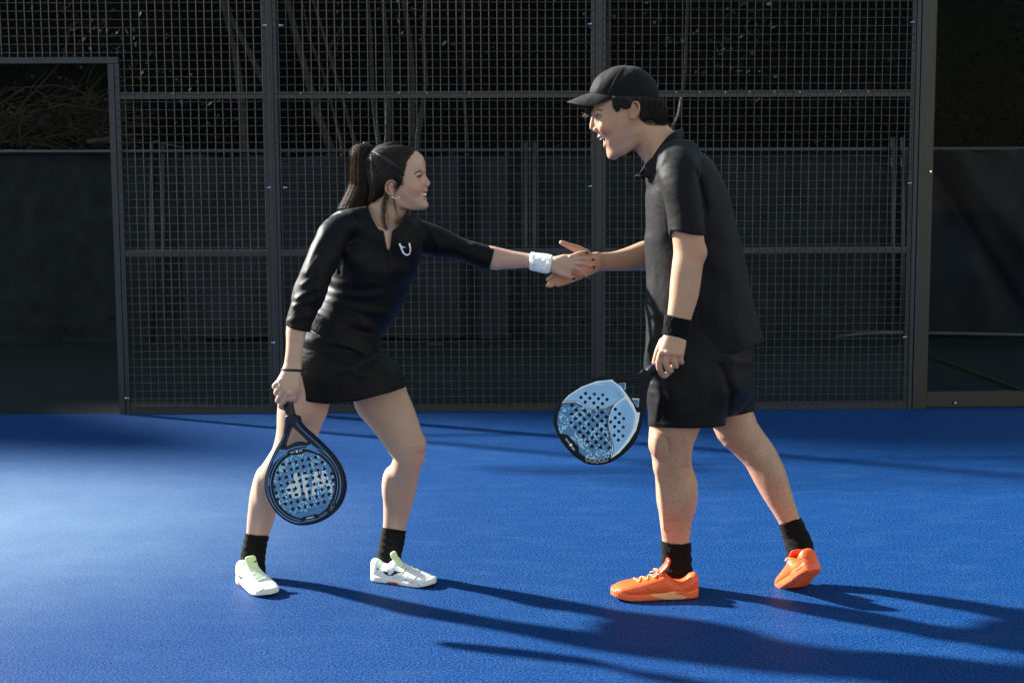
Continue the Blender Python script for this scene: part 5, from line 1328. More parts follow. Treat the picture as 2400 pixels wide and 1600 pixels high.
m_face = [
    pxchain([(1490,312,YM-.054,.010),(1486,336,YM-.049,.011),(1462,356,YM-.036,.011),(1438,363,YM-.014,.0105),(1438,363,YM+.014,.0105),(1462,356,YM+.036,.011),(1486,336,YM+.049,.011),(1490,312,YM+.054,.010)], k=.026),
    ball(1434,358,YM,(.0115,.017,.0110), k=.012),
    ball(1417,299,YM-.046,(.020,.017,.020), k=.020), ball(1417,299,YM+.046,(.020,.017,.020), k=.020),
    pxchain([(1402,262,YM-.040,.0065),(1391,262,YM-.019,.0075),(1390.5,264,YM,.0062),(1391,262,YM+.019,.0075),(1402,262,YM+.040,.0065)], k=.010),
    ball(1393,273,YM-.037,(.0095,.0125,.0080), op='s', k=.012), ball(1393,273,YM+.037,(.0095,.0125,.0080), op='s', k=.012), ball(1406,272.5,YM-.039,(.0130,.0125,.0098), k=.007), ball(1406,272.5,YM+.039,(.0130,.0125,.0098), k=.007), ball(1404,294,YM,(.0170,.0175,.023), k=.014, rot=Matrix.Rotation(R(-12), 3, 'Y')),
    pxchain([(1392,269,YM,.0062),(1389.5,281,YM,.0070),(1387.5,292,YM,.0078),(1388,299,YM,.0090)], k=.007),
    ball(1395,304.5,YM-.0125,.0078, k=.005), ball(1395,304.5,YM+.0125,.0078, k=.005),
    pxchain([(1391,308.5,YM-.0075,.0024),(1394,309,YM-.0075,.0020)], op='s', k=.002), pxchain([(1391,308.5,YM+.0075,.0024),(1394,309,YM+.0075,.0020)], op='s', k=.002),
    pxchain([(1426,315.5,YM-.030,.0030),(1413,317,YM-.022,.0044),(1404.5,320,YM-.009,.0050),(1403.5,320.5,YM,.0048),(1404.5,320,YM+.009,.0050),(1413,317,YM+.022,.0044),(1426,315.5,YM+.030,.0030)], k=.005),
    pxchain([(1427,319,YM-.030,.0032),(1423,332,YM-.023,.0046),(1418.5,341,YM-.009,.0060),(1418.5,341.5,YM,.0060),(1418.5,341,YM+.009,.0060),(1423,332,YM+.023,.0046),(1427,319,YM+.030,.0032)], k=.005),
    pxchain(MMO, op='s', k=.003),
    pxchain([(1411,304,YM-.024,.0018),(1424,309,YM-.038,.0026),(1434,320,YM-.044,.0026),(1437,334,YM-.042,.0018)], op='s', k=.008),
    pxchain([(1428,312,YM-.036,.004),(1433,322,YM-.040,.004),(1430,336,YM-.036,.004)], k=.008),
    ball(1485,258,YM-.075,(.016,.007,.026), k=.006, rot=Matrix.Rotation(R(-20), 3, 'Y')),
    pxchain([(1480,275,YM-.079,.0034),(1487,277,YM-.080,.0038),(1494,267,YM-.083,.0040),(1498,254,YM-.085,.0040),(1496,243,YM-.084,.0040),(1488,238,YM-.083,.0038),(1481,242,YM-.080,.0032)], k=.003),
    pxchain([(1488,270,YM-.082,.0024),(1491,258,YM-.084,.0026),(1488,248,YM-.083,.0024)], k=.003),
    ball(1481,276,YM-.078,(.0062,.0042,.0066), k=.004),
    ball(1482.5,262,YM-.086,(.0055,.0065,.0095), op='s', k=.004),
]
m_neck = [Tube([(1478,322,1548,268,YM,.056),(1485,345,1560,288,YM,.058),(1498,365,1573,302,YM,.060),(1512,385,1592,322,YM,.068),(1518,410,1620,350,YM,.09)], k=.022),
          pxchain([(1505,290,YM-.052,.010),(1515,325,YM-.046,.011),(1520,370,YM-.03,.010)], k=.016)]
HY = 4.312
m_hand_N = [  # left fist round the grip, back of the hand to the camera, fingers pointing down
    Tube([(1556,785,1607,796,HY,.024),(1550,803,1608,808,HY-.006,.0235),(1545,820,1605,823,HY-.010,.0225),(1545,835,1601,838,HY-.008,.0200)], k=.010, n=2.3),
    pxchain([(1549,828,HY-.018,.0108),(1544.5,848,HY-.017,.0108),(1547,868,HY-.006,.0102),(1556,880,HY+.014,.0095),(1566,874,HY+.034,.0085)], k=.0035),
    pxchain([(1563,828,HY-.022,.0108),(1561,848,HY-.024,.0106),(1567,866,HY-.012,.0102),(1572,868,HY+.014,.0095),(1574,860,HY+.036,.0085)], k=.003),
    pxchain([(1579,829,HY-.021,.0104),(1579,845,HY-.023,.0102),(1583,856,HY-.012,.0098),(1585,857,HY+.012,.009),(1585,850,HY+.034,.008)], k=.003),
    pxchain([(1594,831,HY-.017,.0096),(1595,842,HY-.017,.0094),(1597,848,HY-.006,.0090),(1597,847,HY+.012,.0085),(1595,842,HY+.03,.0075)], k=.003),
    pxchain([(1553,800,HY+.010,.0125),(1543,822,HY+.016,.0115),(1537,842,HY+.022,.0105),(1533,856,HY+.026,.009)], k=.008),
] + [ball(x, y, HY-.031, (.0085,.006,.0085), k=.008) for x, y in ((1549,828),(1564,827),(1580,828),(1594,830))]
YP = 4.692
m_hand_F = [  # right hand, palm to the camera, thumb up, fingers to the lower left
    Tube([(1399,591.5,1397,636,4.70,.0205),(1384,589,1384,645,YP+.002,.0175),(1366,588,1366,652,YP,.0160),(1350,594,1353,655,YP,.0140),(1338,605,1344,652,YP,.0110)], k=.009, n=2.3),
    pxchain([(1372,594,YP-.008,.0165),(1353,584,YP-.008,.0140),(1334,576.5,YP-.008,.0108),(1324,572,YP-.008,.0098),(1316,568.5,YP-.008,.0082)], k=.008),
    pxchain([(1345,622,YP,.0098),(1314,636,YP,.0092),(1296,646,YP-.004,.0084),(1284,655,YP-.008,.0070)], k=.003),
    pxchain([(1347,632,YP,.0098),(1314,648,YP,.0092),(1297,659,YP-.004,.0084),(1284,669,YP-.010,.0070)], k=.003),
    pxchain([(1351,642,YP,.0096),(1321,655,YP-.001,.0090),(1303,663,YP-.006,.0082),(1290,670,YP-.012,.0070)], k=.003),
    pxchain([(1357,650,YP,.0090),(1337,658,YP-.002,.0082),(1320,664,YP-.008,.0075),(1307,668.5,YP-.012,.0062)], k=.003),
    ball(1360,640,YP-.006,(.020,.014,.018), k=.012),
]
m_legs = [Tube(LEGN, k=.02), Tube(LEGF, k=.02),
    ball(1541,1043,4.465,(.018,.024,.034), k=.024), ball(1535,1040,4.485,(.020,.022,.032), k=.012), ball(1545,1098,4.49,(.013,.020,.022), k=.03),
    pxchain([(1549,1120,4.485,.010),(1556,1180,4.503,.010),(1560,1235,4.53,.008)], k=.02),                  # shin
    ball(1610,1150,4.53,(.026,.048,.058), k=.03), ball(1580,1160,4.505,(.024,.022,.07), k=.035),
    pxchain([(1600,1010,4.45,.012),(1612,1055,4.462,.008),(1612,1085,4.465,.006)], k=.018),
    pxchain([(1565,1030,4.437,.003),(1568,1062,4.438,.003)], op='s', k=.012), pxchain([(1553,1060,4.437,.002),(1560,1082,4.44,.002)], op='s', k=.012),
    ball(1815,1110,4.635,(.028,.03,.055), k=.03, rot=Matrix.Rotation(R(-20), 3, 'Y')), ball(1770,1060,4.64,(.02,.022,.03), k=.025),
    pxchain([(1840,1150,4.63,.010),(1858,1195,4.635,.008),(1868,1225,4.635,.007)], k=.016)]                 # tendon
m_body = seq(Tube(POLO[1:-2], grow=-.024, sub=3, k=.02), Tube([(1530,790,1740,780,4.60,.14),(1535,850,1725,840,4.60,.14)], k=.03), Tube([(1545,840,1700,840,4.52,.085),(1535,880,1680,880,4.515,.085)], k=.03), Tube([(1620,830,1738,825,4.68,.08),(1640,900,1750,880,4.70,.078)], k=.03), Tube(ARM_N, k=.014), Tube(ARM_F, k=.014), m_legs, m_neck, Loft(HEADM, n=2.35, k=.012, **HM_), m_face, m_hand_N, m_hand_F,
    ball(1640,592,4.335,(.022,.02,.026), k=.02))
V, F = sculpt(m_body, VOX)
hy = np.zeros(len(V)); x_, y_ = prj(V)
hy[(y_ > 560) & (y_ < 800) & (x_ > 1555)] = 0.55; hy[y_ > 985] = 1.0
at = dict(hairy=hy,
    lips=paint(V, [(P(1406, 320, YM+8e-3*k), (.009,.006,.0045), .8) for k in range(-3, 4)] + [(P(1420, 341, YM+7e-3*k), (.009,.006,.006), .8) for k in range(-3, 4)]),
    mouth=paint(V, [(P(1420, 326, YM+7e-3*k), (.014,.008,.009), 1.0) for k in range(-3, 4)]),
    stubble=np.maximum(paint(V, [(P(1455,345,YM-.04), (.045,.05,.030), .38), (P(1480,320,YM-.06), (.022,.03,.045), .32), (P(1430,362,YM), (.03,.04,.016), .32)]), paint(V, [(P(1402,314,YM), (.012,.03,.006), .3)])),
    flush=paint(V, [(P(1417,298,YM-.062), (.03,.03,.026), .4), (P(1388,300,YM), .016, .4), (P(1485,258,YM-.08), .026, .5), (P(1640,590,4.305), .035, .5), (P(1600,835,HY-.03), .02, .3), (P(1565,835,HY-.035), (.03,.02,.012), .35), (P(1330,655,YP-.01), (.05,.03,.02), .4), (P(1335,580,YP-.01), (.03,.02,.02), .3)]))
mb = np_mesh('body', V, F, M['skin_m'], man, attrs=at)
ms_ = Surf(mb)
eye(man, ms_, YM, [(1397,272),(1400,270.2),(1404,269.8),(1408.5,272),(1405,273.6),(1400,273.8)], [(1398,271.8),(1400.5,270.4),(1402.8,271),(1402.5,273.4),(1399.5,273.6)],
    [(1395.5,271.8),(1400,269.2),(1405,269),(1411,272.6)], [(1397,274),(1402,275),(1408,273.6)])
q = ms_.line([(1389,263.5),(1393,260),(1400,257.5),(1407,257.5),(1413,260)], .0004, 1.8); k = len(q)
if k > 3:
    b_ = MB(); b_.tube(q, [0.0006 + 0.0009*math.sin(math.pi*min(1, (i+0.6)/k))**0.7 for i in range(k)], 6); b_.build('eyebrow', M['hair_m'], man, True)
    b_ = MB(); b_.tube([np.array([x, 2*YM-y, z]) for x, y, z in q], .0014, 6); b_.build('eyebrow', M['hair_m'], man, True)
teeth_row(man, MTE, .0082, -.0005, 12, .0050)
# hair below the cap
HM = [(1430,226),(1437,238),(1437,250),(1443,262),(1450,262),(1456,252),(1468,256),(1478,254),(1483,240),(1492,236),(1500,242),(1501,262),(1497,274),(1503,282),(1518,291),(1540,294),(1566,293),(1573,270),(1562,246),(1549,232),(1535,231),(1505,226),(1464,224)]
hm = [Loft(HEADM, n=2.35, k=0, grow=.0095, **HM_), Tube([(1500,225,1552,215,YM,.074),(1500,255,1562,245,YM,.072),(1505,280,1566,272,YM,.062),(1515,290,1563,290,YM,.05)], grow=.0, k=.02), Cut(HM, k=.008),
      Warp(lambda p: .0009*np.sin(prj(p)[0]*.42+2.5*np.sin(prj(p)[1]*.10)+p[:,1]*40) + .0006*np.sin(prj(p)[0]*1.1-prj(p)[1]*.3))]
V, F = sculpt(hm, .003); hair_m = np_mesh('hair', V, F, M['hair_m'], man)
hs2 = Surf(hair_m, mb); paths = []
for k in range(1100):
    x = rr.uniform(1430, 1566); y = 224 + rr.uniform(0, 62)
    ln = rr.uniform(16, 34); cu = rr.gauss(0, .5)
    q = []
    for i in range(7):
        t = i/6; xx = x + ln*(0.55*t + 0.25*math.sin(cu*3*t)) ; yy = y + ln*(0.85*t - 0.22*t*t*(1+cu))
        h, _ = hs2.hit(xx, yy, .001 + .0025*rr.random())
        if h is not None and poly2(np.array([xx]), np.array([yy]), HM)[0] < (3 if yy > 282 or xx > 1505 else 1.5 if xx < 1474 else -1.5): q.append(h)
    if len(q) > 3: paths.append(q)
for k in range(60):                                              # fringe under the peak
    c = P(1388 + rr.gauss(0,3.5), 258 + rr.gauss(0,2.5), YM + rr.uniform(-.03,.03)); e = P(rr.uniform(1362,1384), 270 + rr.gauss(0,4), YM + rr.uniform(-.035,.03))
    paths.append(list(catmull([c, (c+e)/2 + np.array([0,0,.004]), e], 4)))
for k in range(60):
    c = P(1548+rr.gauss(0,8), 286+rr.gauss(0,3), YM + rr.uniform(-.05,.05)); w_ = rr.uniform(0,1)
    paths.append([c, c + np.array([.008,0,-.006]), c + np.array([.016+.006*w_,0,-.004+.006*w_])])
strands('hair_strands', paths, M['hair_m'], man, .0008)['kind'] = 'stuff'
# cap
capd = [Ell(P(1463, 223, YM), (.1165, .0855, .0985), k=0), Cut([(1340,120),(1600,120),(1600,244),(1549,243),(1535,239),(1505,233),(1464,230),(1433,231),(1403,225),(1383,219),(1360,216)], k=.004),
        Warp(folds([([(1425,164),(1395,200)], -.002, 5), ([(1470,160),(1440,190),(1425,215)], -.0022, 7), ([(1408,185),(1398,212)], .002, 5)], wob=.0008, freq=30, seed=9))]
V, F = sculpt(capd, .0028); capo = np_mesh('cap', V, F, M['cap'], man)
brim = []
nb_, mb_ = 20, 12
rc_ = P(1463, 231, YM)
for i in range(nb_ + 1):
    s1_ = -1 + 2*i/nb_; a = 1.2*s1_                               # across the forehead
    root = rc_ + np.array([-.1125*math.cos(a), .0835*math.sin(a), .0185*(math.cos(a) - math.cos(1.2))/(1 - math.cos(1.2))])
    reach = .077*math.sqrt(max(0, 1 - s1_*s1_))**1.1
    for j in range(mb_ + 1):
        t = j/mb_
        brim.append(root + np.array([-reach*t, 0, (-.0255*t*(1 - .35*s1_*s1_) - .036*s1_*s1_*t)*(1 - abs(s1_)**5) - .004*t*t]))
fb = []
for i in range(nb_):
    for j in range(mb_): q = i*(mb_+1)+j; fb.append((q, q+1, q+mb_+2, q+mb_+1))
bo = mesh_obj('brim', brim, fb, M['cap'], capo, True)
sm = bo.modifiers.new('thick', 'SOLIDIFY'); sm.thickness = .0035; sm.offset = 0
sb_ = bo.modifiers.new('round', 'SUBSURF'); sb_.levels = 1; sb_.render_levels = 2
for j in (3, 5, 7, 9, 12):
    b_ = MB(); b_.tube([brim[i*(mb_+1)+j] + np.array([0,0,.0019 if j < 12 else 0]) for i in range(nb_+1)], .0006 if j < 12 else .0017, 5); b_.build('brim_stitching' if j < 12 else 'brim_edge', M['capstitch'], capo, True)
cs_ = Surf(capo)
cs_.seam('cap_seam', [(1462,158),(1445,180),(1432,205),(1424,226)], .0009, M['capstitch'], capo)
cs_.seam('cap_seam', [(1470,158),(1495,185),(1500,210),(1502,230)], .0007, M['cap'], capo)
b_ = MB(); c = P(1465,155.5,YM); b_.tube([c + np.array([0,0,-.003]), c + np.array([0,0,.001]), c + np.array([0,0,.0035])], [.0085,.008,.004], 12); b_.build('cap_button', M['cap'], capo, True)
b_ = MB(); b_.tube([P(1536,240,YM-.02),P(1549,236,YM-.01),P(1551,234,YM),P(1549,236,YM+.01),P(1536,240,YM+.02)], .006, 8); b_.build('cap_strap', M['cap'], capo, True)
# polo, shorts
WM_ = [([(1550,415),(1560,460),(1565,540)], .0035, 8), ([(1528,425),(1538,480),(1548,560)], .003, 10), ([(1632,405),(1645,450),(1655,500)], -.007, 4), ([(1640,395),(1662,430),(1668,470)], .004, 8),
       ([(1700,560),(1715,680),(1735,790)], .004, 12), ([(1680,600),(1690,720),(1690,800)], .003, 12), ([(1660,640),(1655,740),(1650,800)], -.003, 10), ([(1540,740),(1530,800),(1524,840)], .006, 6), ([(1552,760),(1545,810)], .005, 6), ([(1640,700),(1642,790),(1654,836)], -.0035, 2.2), ([(1560,360),(1540,395)], .004, 6), ([(1590,345),(1630,380)], .002, 10), ([(1515,560),(1530,640),(1520,720)], .005, 9)]
polo_p = [Tube(POLO, sub=4, n=2.2, k=.012, cap=.25), Tube(SLV, sub=3, k=.018), Tube([(1560,380,1600,420,4.80,.06),(1545,450,1605,450,4.83,.062),(1535,520,1600,530,4.84,.058)], k=.03),
    Warp(folds(WM_, wob=.0022, freq=26, seed=5)),
    Cut([(1400,250),(1502,355),(1497,405),(1500,432),(1511,440),(1480,700),(1480,846),(1513,846),(1600,842.5),(1641,838),(1647,815),(1654,837),(1729,827),(1783,802),(1850,780),(1850,250)], k=.0012),
    Cut([(1500,566),(1568,566.5),(1573,541),(1590,543),(1620,549),(1650,552),(1668,556),(1668,900),(1500,900)], op='s', k=.001, lat=(4.0, 4.404)),
    Cut([(1440,300),(1475,365),(1513,384),(1545,352),(1570,318),(1599,302),(1580,270)], op='s', k=.002)]
V, F = sculpt(polo_p, .0043); polo = np_mesh('polo_shirt', V, F, M['polo'], man)
# collar: a folded band round the neck, its near point hanging in front
def collar():
    vs, fs = [], []
    ctr = [(1599,300),(1585,306),(1568,318),(1552,336),(1537,357),(1524,380),(1513,398),(1502,411)]
    bot = [(1603,322),(1592,326),(1577,339),(1562,358),(1549,380),(1538,402),(1527,417),(1497,413)]
    n = len(ctr)
    prof = [0.0, -.050, -.074, -.084, -.086, -.080, -.070, -.058]
    A = catmull([np.concatenate([P(*ctr[i], YM + prof[i]*0.98), P(*bot[i], YM + prof[i]*1.13 - .006)]) for i in range(n)], 4)
    B = A[::-1][:-1].copy(); B[:, 1] = 2*YM - B[:, 1]; B[:, 4] = 2*YM - B[:, 4]
    A = np.concatenate([B, A])
    k = len(A); m5 = 5
    for r_ in A:
        for j in range(m5):
            t = j/(m5-1); p = r_[:3]*(1-t) + r_[3:]*t; p = p + np.array([0, 0, .004*math.sin(math.pi*t)]); vs.append(p)
    for i in range(k-1):
        for j in range(m5-1): q = i*m5+j; fs.append((q, q+1, q+m5+1, q+m5))
    o = mesh_obj('collar', vs, fs, M['polo'], polo, True)
    s_ = o.modifiers.new('thick', 'SOLIDIFY'); s_.thickness = .003; s_.offset = 0
    return o
collar()
ps = Surf(polo)
ps.seam('sleeve_hem', [(1573,536),(1590,538),(1620,544),(1650,547)], .0006, M['polo'], polo)
ps.seam('hem_stitch', [(1514,838),(1600,834),(1652,829)], .0006, M['polo'], polo); ps.seam('hem_stitch', [(1656,829),(1729,819),(1782,795)], .0006, M['polo'], polo)
ps.seam('side_seam', [(1636,690),(1640,760),(1643,812)], .0008, M['polo'], polo)
ps.seam('shoulder_seam', [(1590,332),(1610,350),(1632,395),(1646,450)], .0007, M['polo'], polo)
SHT = [(1514,800,1762,790,4.60,.172),(1512,850,1764,835,4.60,.176),(1512,885,1766,870,4.60,.178)]
SHN = [(1512,850,1735,850,4.53,.12),(1513,890,1730,885,4.52,.118),(1515,930,1716,922,4.51,.112),(1519,970,1706,968,4.505,.105),(1521,1003,1699,999,4.50,.10),(1522,1040,1696,1035,4.50,.10)]
SHF = [(1600,850,1764,840,4.68,.11),(1615,900,1766,885,4.695,.108),(1640,945,1767,925,4.70,.10),(1662,985,1768,966,4.70,.094),(1675,1020,1772,1000,4.70,.09)]
WS_ = [([(1535,880),(1545,930),(1535,985)], .006, 6), ([(1560,870),(1575,930)], .004, 9), ([(1548,905),(1590,915)], .003, 6), ([(1690,860),(1712,920),(1703,985)], -.008, 5), ([(1715,850),(1735,920)], .005, 10), ([(1640,880),(1650,950)], .003, 12), ([(1522,900),(1528,950),(1524,990)], .004, 5), ([(1700,830),(1730,850),(1755,850)], .003, 6)]
sh_p = [Tube(SHT, sub=4, n=2.2, k=.015), Tube(SHN, sub=3, n=2.2, k=.03), Tube(SHF, sub=3, n=2.2, k=.02), Warp(folds(WS_, wob=.0022, freq=30, seed=6)),
    Cut([(1400,700),(1900,700),(1900,920),(1765.5,964),(1735,972),(1701,978),(1699.5,998),(1661,1003),(1600,1003.5),(1521,1000),(1400,995)], k=.0012)]
V, F = sculpt(sh_p, .0043); shorts = np_mesh('shorts', V, F, M['shorts'], man)
ss_ = Surf(shorts)
ss_.seam('hem_stitch', [(1522,990),(1600,993),(1660,993),(1697,988)], .0006, M['shorts'], shorts); ss_.seam('side_seam', [(1570,862),(1566,930),(1553,985)], .0009, M['shorts'], shorts)
band_on('wristband', ARM_N, .0085, M['towel_b'], man, [Cut([(1520,730),(1565,736.5),(1590,744),(1618,749.5),(1660,756),(1660,803),(1609,799),(1590,791),(1551,785),(1520,783)], k=.008)], terry)
band_on('sock', LEGN, .0046, M['sock'], man, [Cut([(1500,1262),(1549,1266),(1575,1274),(1600,1275),(1619,1270),(1670,1266),(1670,1420),(1500,1420)], k=.003)], lambda p: .0010*np.sin(np.arctan2(p[:,1]-4.52, p[:,0]-P(1585,1300,4.52)[0])*44)*np.clip((.30-p[:,2])/.05,.3,1) + .0016*np.sin(p[:,2]*170)*np.clip((.145-p[:,2])/.02,0,1))
band_on('sock', LEGF, .0046, M['sock'], man, [Cut([(1780,1236),(1824,1229),(1850,1222),(1876,1211.5),(1930,1195),(1960,1420),(1780,1420)], k=.003)], lambda p: .0012*np.sin(p[:,2]*230+p[:,0]*100))
mm = dict(upper=M['shoe_orange'], sole=M['sole_orange'], tongue=M['shoe_orange_d'], lace=M['lace_pale'])
c = G(1634, 1397); n1 = make_shoe(man, .298, MSHOE, .030, mm, R(180 + 3), 0, (0.004, 0.0, 0), c)
c = G(1862, 1376); n2 = make_shoe(man, .290, MSHOE, .032, mm, R(99), R(31), (0.72*.290, 0.0, 0), c, tread=True, roll=R(-6), tz=.1)
v1 = Surf(n1, *pick(n1, 'sole')); v2 = Surf(n2, *pick(n2, 'sole'))
B_ = lambda pts: cp(pts, 1400, 1180, 4.0552)
for pts, r_ in [([(145,655),(160,690),(200,690),(225,675),(215,655)], .0012), ([(150,660),(165,740),(210,810),(330,850)], .0013), ([(210,760),(225,710),(240,740),(260,700),(280,740),(310,720),(330,700)], .0013), ([(560,560),(640,680),(760,760),(850,810)], .0010), ([(850,810),(910,790),(945,750)], .0010), ([(450,800),(600,850),(760,860),(900,820)], .0013)]:
    v1.seam('shoe_seam', B_(pts), r_, M['shoe_orange_d'], n1, .0)
v1.patch('heel_tab', B_([(868,660),(880,628),(915,632),(912,650),(885,645),(876,665)]), M['lace_pale'], n1, .001, 2)
v1.patch('sole_wedge', B_([(500,858),(640,850),(745,825),(740,852),(855,885),(790,912),(640,905),(520,880)]), M['lace_pale'], n1, .0012, 3)
for pts, r_ in [([(1900,540),(1960,500),(2010,515)], .002), ([(1895,600),(1960,555),(2050,560)], .002), ([(1890,640),(1940,600)], .002), ([(1800,540),(1900,575)], .0012)]:
    v2.seam('shoe_seam', B_(pts), r_, M['shoe_orange_d'], n2, .0)
v2.seam('heel_mark', B_([(1985,400),(1995,420),(2003,450)]), .0016, M['print_black'], n2, .0)
v2.seam('heel_mark', B_([(1996,402),(2006,425),(2012,450)]), .0010, M['print_black'], n2, .0)
# ------------------------------------------------------------------ the two rackets
M['rkt_black'] = mat('racket_black', (0.006, 0.007, 0.010), 0.5, 0.15)
M['rkt_navy'] = mat('racket_navy', (0.006, 0.013, 0.030), 0.45, 0.2)
M['rkt_blue'] = mat('racket_blue', (0.050, 0.190, 0.420), 0.4, 0.25)
M['rkt_light'] = mat('racket_light_blue', (0.30, 0.52, 0.76), 0.4, 0.25)
M['rkt_line'] = mat('racket_line_blue', (0.11, 0.27, 0.52), 0.32, 0.5)
M['rkt_grid'] = mat('racket_mosaic_ground', (0.020, 0.075, 0.170), 0.35, 0.5)
M['cell_a'] = mat('mosaic_mid_blue', (0.055, 0.230, 0.480), 0.3, 0.5)
M['cell_b'] = mat('mosaic_pale_blue', (0.36, 0.68, 0.86), 0.3, 0.5)
M['cell_c'] = mat('mosaic_white', (0.80, 0.83, 0.84), 0.35, 0.5)
M['foam'] = mat('racket_foam', (0.60, 0.58, 0.55), 0.7, 0.3)
M['grip'] = mat('black_grip_tape', (0.012, 0.012, 0.013), 0.55, 0.4, bump=(500, 0.4, 0.001))
class Board:
    """a flat board standing in the place: pixels <-> its own plane"""
    def __init__(s, c, u, v):
        s.c = np.asarray(c, float); s.u = np.asarray(u, float) / np.linalg.norm(u)
        v = np.asarray(v, float); v = v - (v @ s.u) * s.u; s.v = v / np.linalg.norm(v); s.n = np.cross(s.u, s.v)
        if s.n @ (CT - s.c) < 0: s.n = -s.n
        s.M = Matrix(((s.u[0], s.v[0], s.n[0], s.c[0]), (s.u[1], s.v[1], s.n[1], s.c[1]), (s.u[2], s.v[2], s.n[2], s.c[2]), (0, 0, 0, 1)))
    def uv(s, px, py, off=0.0):
        d = ray(px, py); p0 = s.c + s.n * off; t = ((p0 - CT) @ s.n) / (d @ s.n); p = CT + d * t - s.c
        return float(p @ s.u), float(p @ s.v)
    def solid(s, name, outlines, mats, parent, z, ext, bevel=0.0, smooth=False):
        cu = bpy.data.curves.new(name, 'CURVE'); cu.dimensions = '2D'; cu.fill_mode = 'BOTH'; cu.extrude = ext; cu.bevel_depth = bevel; cu.bevel_resolution = 2
        for ol in outlines:
            sp = cu.splines.new('POLY'); sp.points.add(len(ol) - 1); sp.use_cyclic_u = True
            for pt, q in zip(sp.points, ol): pt.co = (q[0], q[1], 0, 1)
        return s.take(name, cu, mats, parent, z)
    def take(s, name, cu, mats, parent, z, extra=None):
        tmp = bpy.data.objects.new('tmp', cu); col.objects.link(tmp)
        dg = bpy.context.evaluated_depsgraph_get(); dg.update()
        me = bpy.data.meshes.new_from_object(tmp.evaluated_get(dg)); bpy.data.objects.remove(tmp)
        if extra is not None: me.transform(extra)
        me.transform(s.M @ Matrix.Translation((0, 0, z))); me.name = name
        me.materials.clear()
        return finish(name, me, mats, parent)
    def text(s, name, body, pos, ang, size, m, parent, z):
        cu = bpy.data.curves.new(name, 'FONT'); cu.body = body; cu.size = size; cu.align_x = 'CENTER'; cu.align_y = 'CENTER'; cu.extrude = .00012; cu.offset = size * .018
        return s.take(name, cu, m, parent, z, Matrix.Translation((*pos, 0)) @ Matrix.Rotation(ang, 4, 'Z'))
    def ribbon(s, name, line, w, m, parent, z):
        q = catmull([list(x) for x in line], 6) if len(line) > 2 else np.array(line, float); n = len(q); v, f = [], []
        for i in range(n):
            t = q[min(i+1, n-1)] - q[max(i-1, 0)]; t = t / (np.linalg.norm(t) + 1e-12); nn = np.array([-t[1], t[0]]) * w / 2
            for e in (q[i] - nn, q[i] + nn): v.append(s.c + s.u * e[0] + s.v * e[1] + s.n * z)
        for i in range(n - 1): f.append((2*i, 2*i+1, 2*i+3, 2*i+2))
        return mesh_obj(name, v, f, m, parent)
def circle(c, r, n=16): return [(c[0] + r * math.cos(2*math.pi*k/n), c[1] + r * math.sin(2*math.pi*k/n)) for k in range(n)]
def smooth_closed(pts, sub=5):
    p = [list(q) for q in pts]; A = catmull(p[-3:] + p + p[:3], sub)
    return [tuple(q) for q in A[3*sub:3*sub + len(p)*sub]]
def inside(poly, u, v, margin=0.0): return poly2(np.array([u]), np.array([v]), poly)[0] < -margin
def mosaic(B, name, region, ang, cell, holes, hr, parent, z, letters=None, seed=0, wt=0.30, fill=.86):
    r_ = random.Random(seed); ca, sa = math.cos(ang), math.sin(ang); v, f, fm = [], [], []
    us = [q[0] for q in region]; vs_ = [q[1] for q in region]; R_ = max(max(us)-min(us), max(vs_)-min(vs_)); cu_, cv = (max(us)+min(us))/2, (max(vs_)+min(vs_))/2
    N = int(R_ / cell)
    for i in range(-N, N):
        for j in range(-N, N):
            a, b = (i + .5) * cell, (j + .5) * cell
            u, w = cu_ + a*ca - b*sa, cv + a*sa + b*ca
            if not inside(region, u, w, cell * .45): continue
            if any((u-h[0])**2 + (w-h[1])**2 < (hr + cell*.22)**2 for h in holes): continue
            k = 0
            nz = math.sin(i*.55 + seed) * math.cos(j*.47 - seed) + .6*math.sin(i*.23 - j*.31)
            if r_.random() < wt * (0.55 + .6*nz): k = 1
            if letters and letters(u, w): k = 2
            elif k == 1 and r_.random() < .05: k = 2
            n0 = len(v); h_ = cell * fill / 2
            for x, y in ((-h_, -h_), (h_, -h_), (h_, h_), (-h_, h_)):
                uu, ww = u + x*ca - y*sa, w + x*sa + y*ca; v.append(B.c + B.u*uu + B.v*ww + B.n*z)
            f.append((n0, n0+1, n0+2, n0+3)); fm.append(k)
    o = mesh_obj(name, v, f, [M['cell_a'], M['cell_b'], M['cell_c']], parent, False, fm); o['kind'] = 'stuff'; return o
def lining(B, holes, r, parent, z0, z1):
    b_ = MB()
    for h in holes:
        c = circle(h, r, 14); n0 = len(b_.v)
        for zz in (z0, z1):
            for q in c: b_.v.append(tuple(B.c + B.u*q[0] + B.v*q[1] + B.n*zz))
        for k in range(14): b_.f.append((n0+k, n0+(k+1)%14, n0+14+(k+1)%14, n0+14+k))
    o = b_.build('hole_lining', M['foam'], parent, True); o['kind'] = 'stuff'; return o
def grip(B, a, b, r0, r1, parent, turns=9):
    b_ = MB(); n = turns * 6; pts, rr_ = [], []
    for i in range(n + 1):
        t = i / n; pts.append(np.asarray(a) * (1-t) + np.asarray(b) * t); rr_.append((r0 + (r1-r0)*t) * (1 + .035 * ((i % 6) / 6.0) - .02))
    b_.tube(pts, rr_, 14); return b_.build('grip', M['grip'], parent, True)
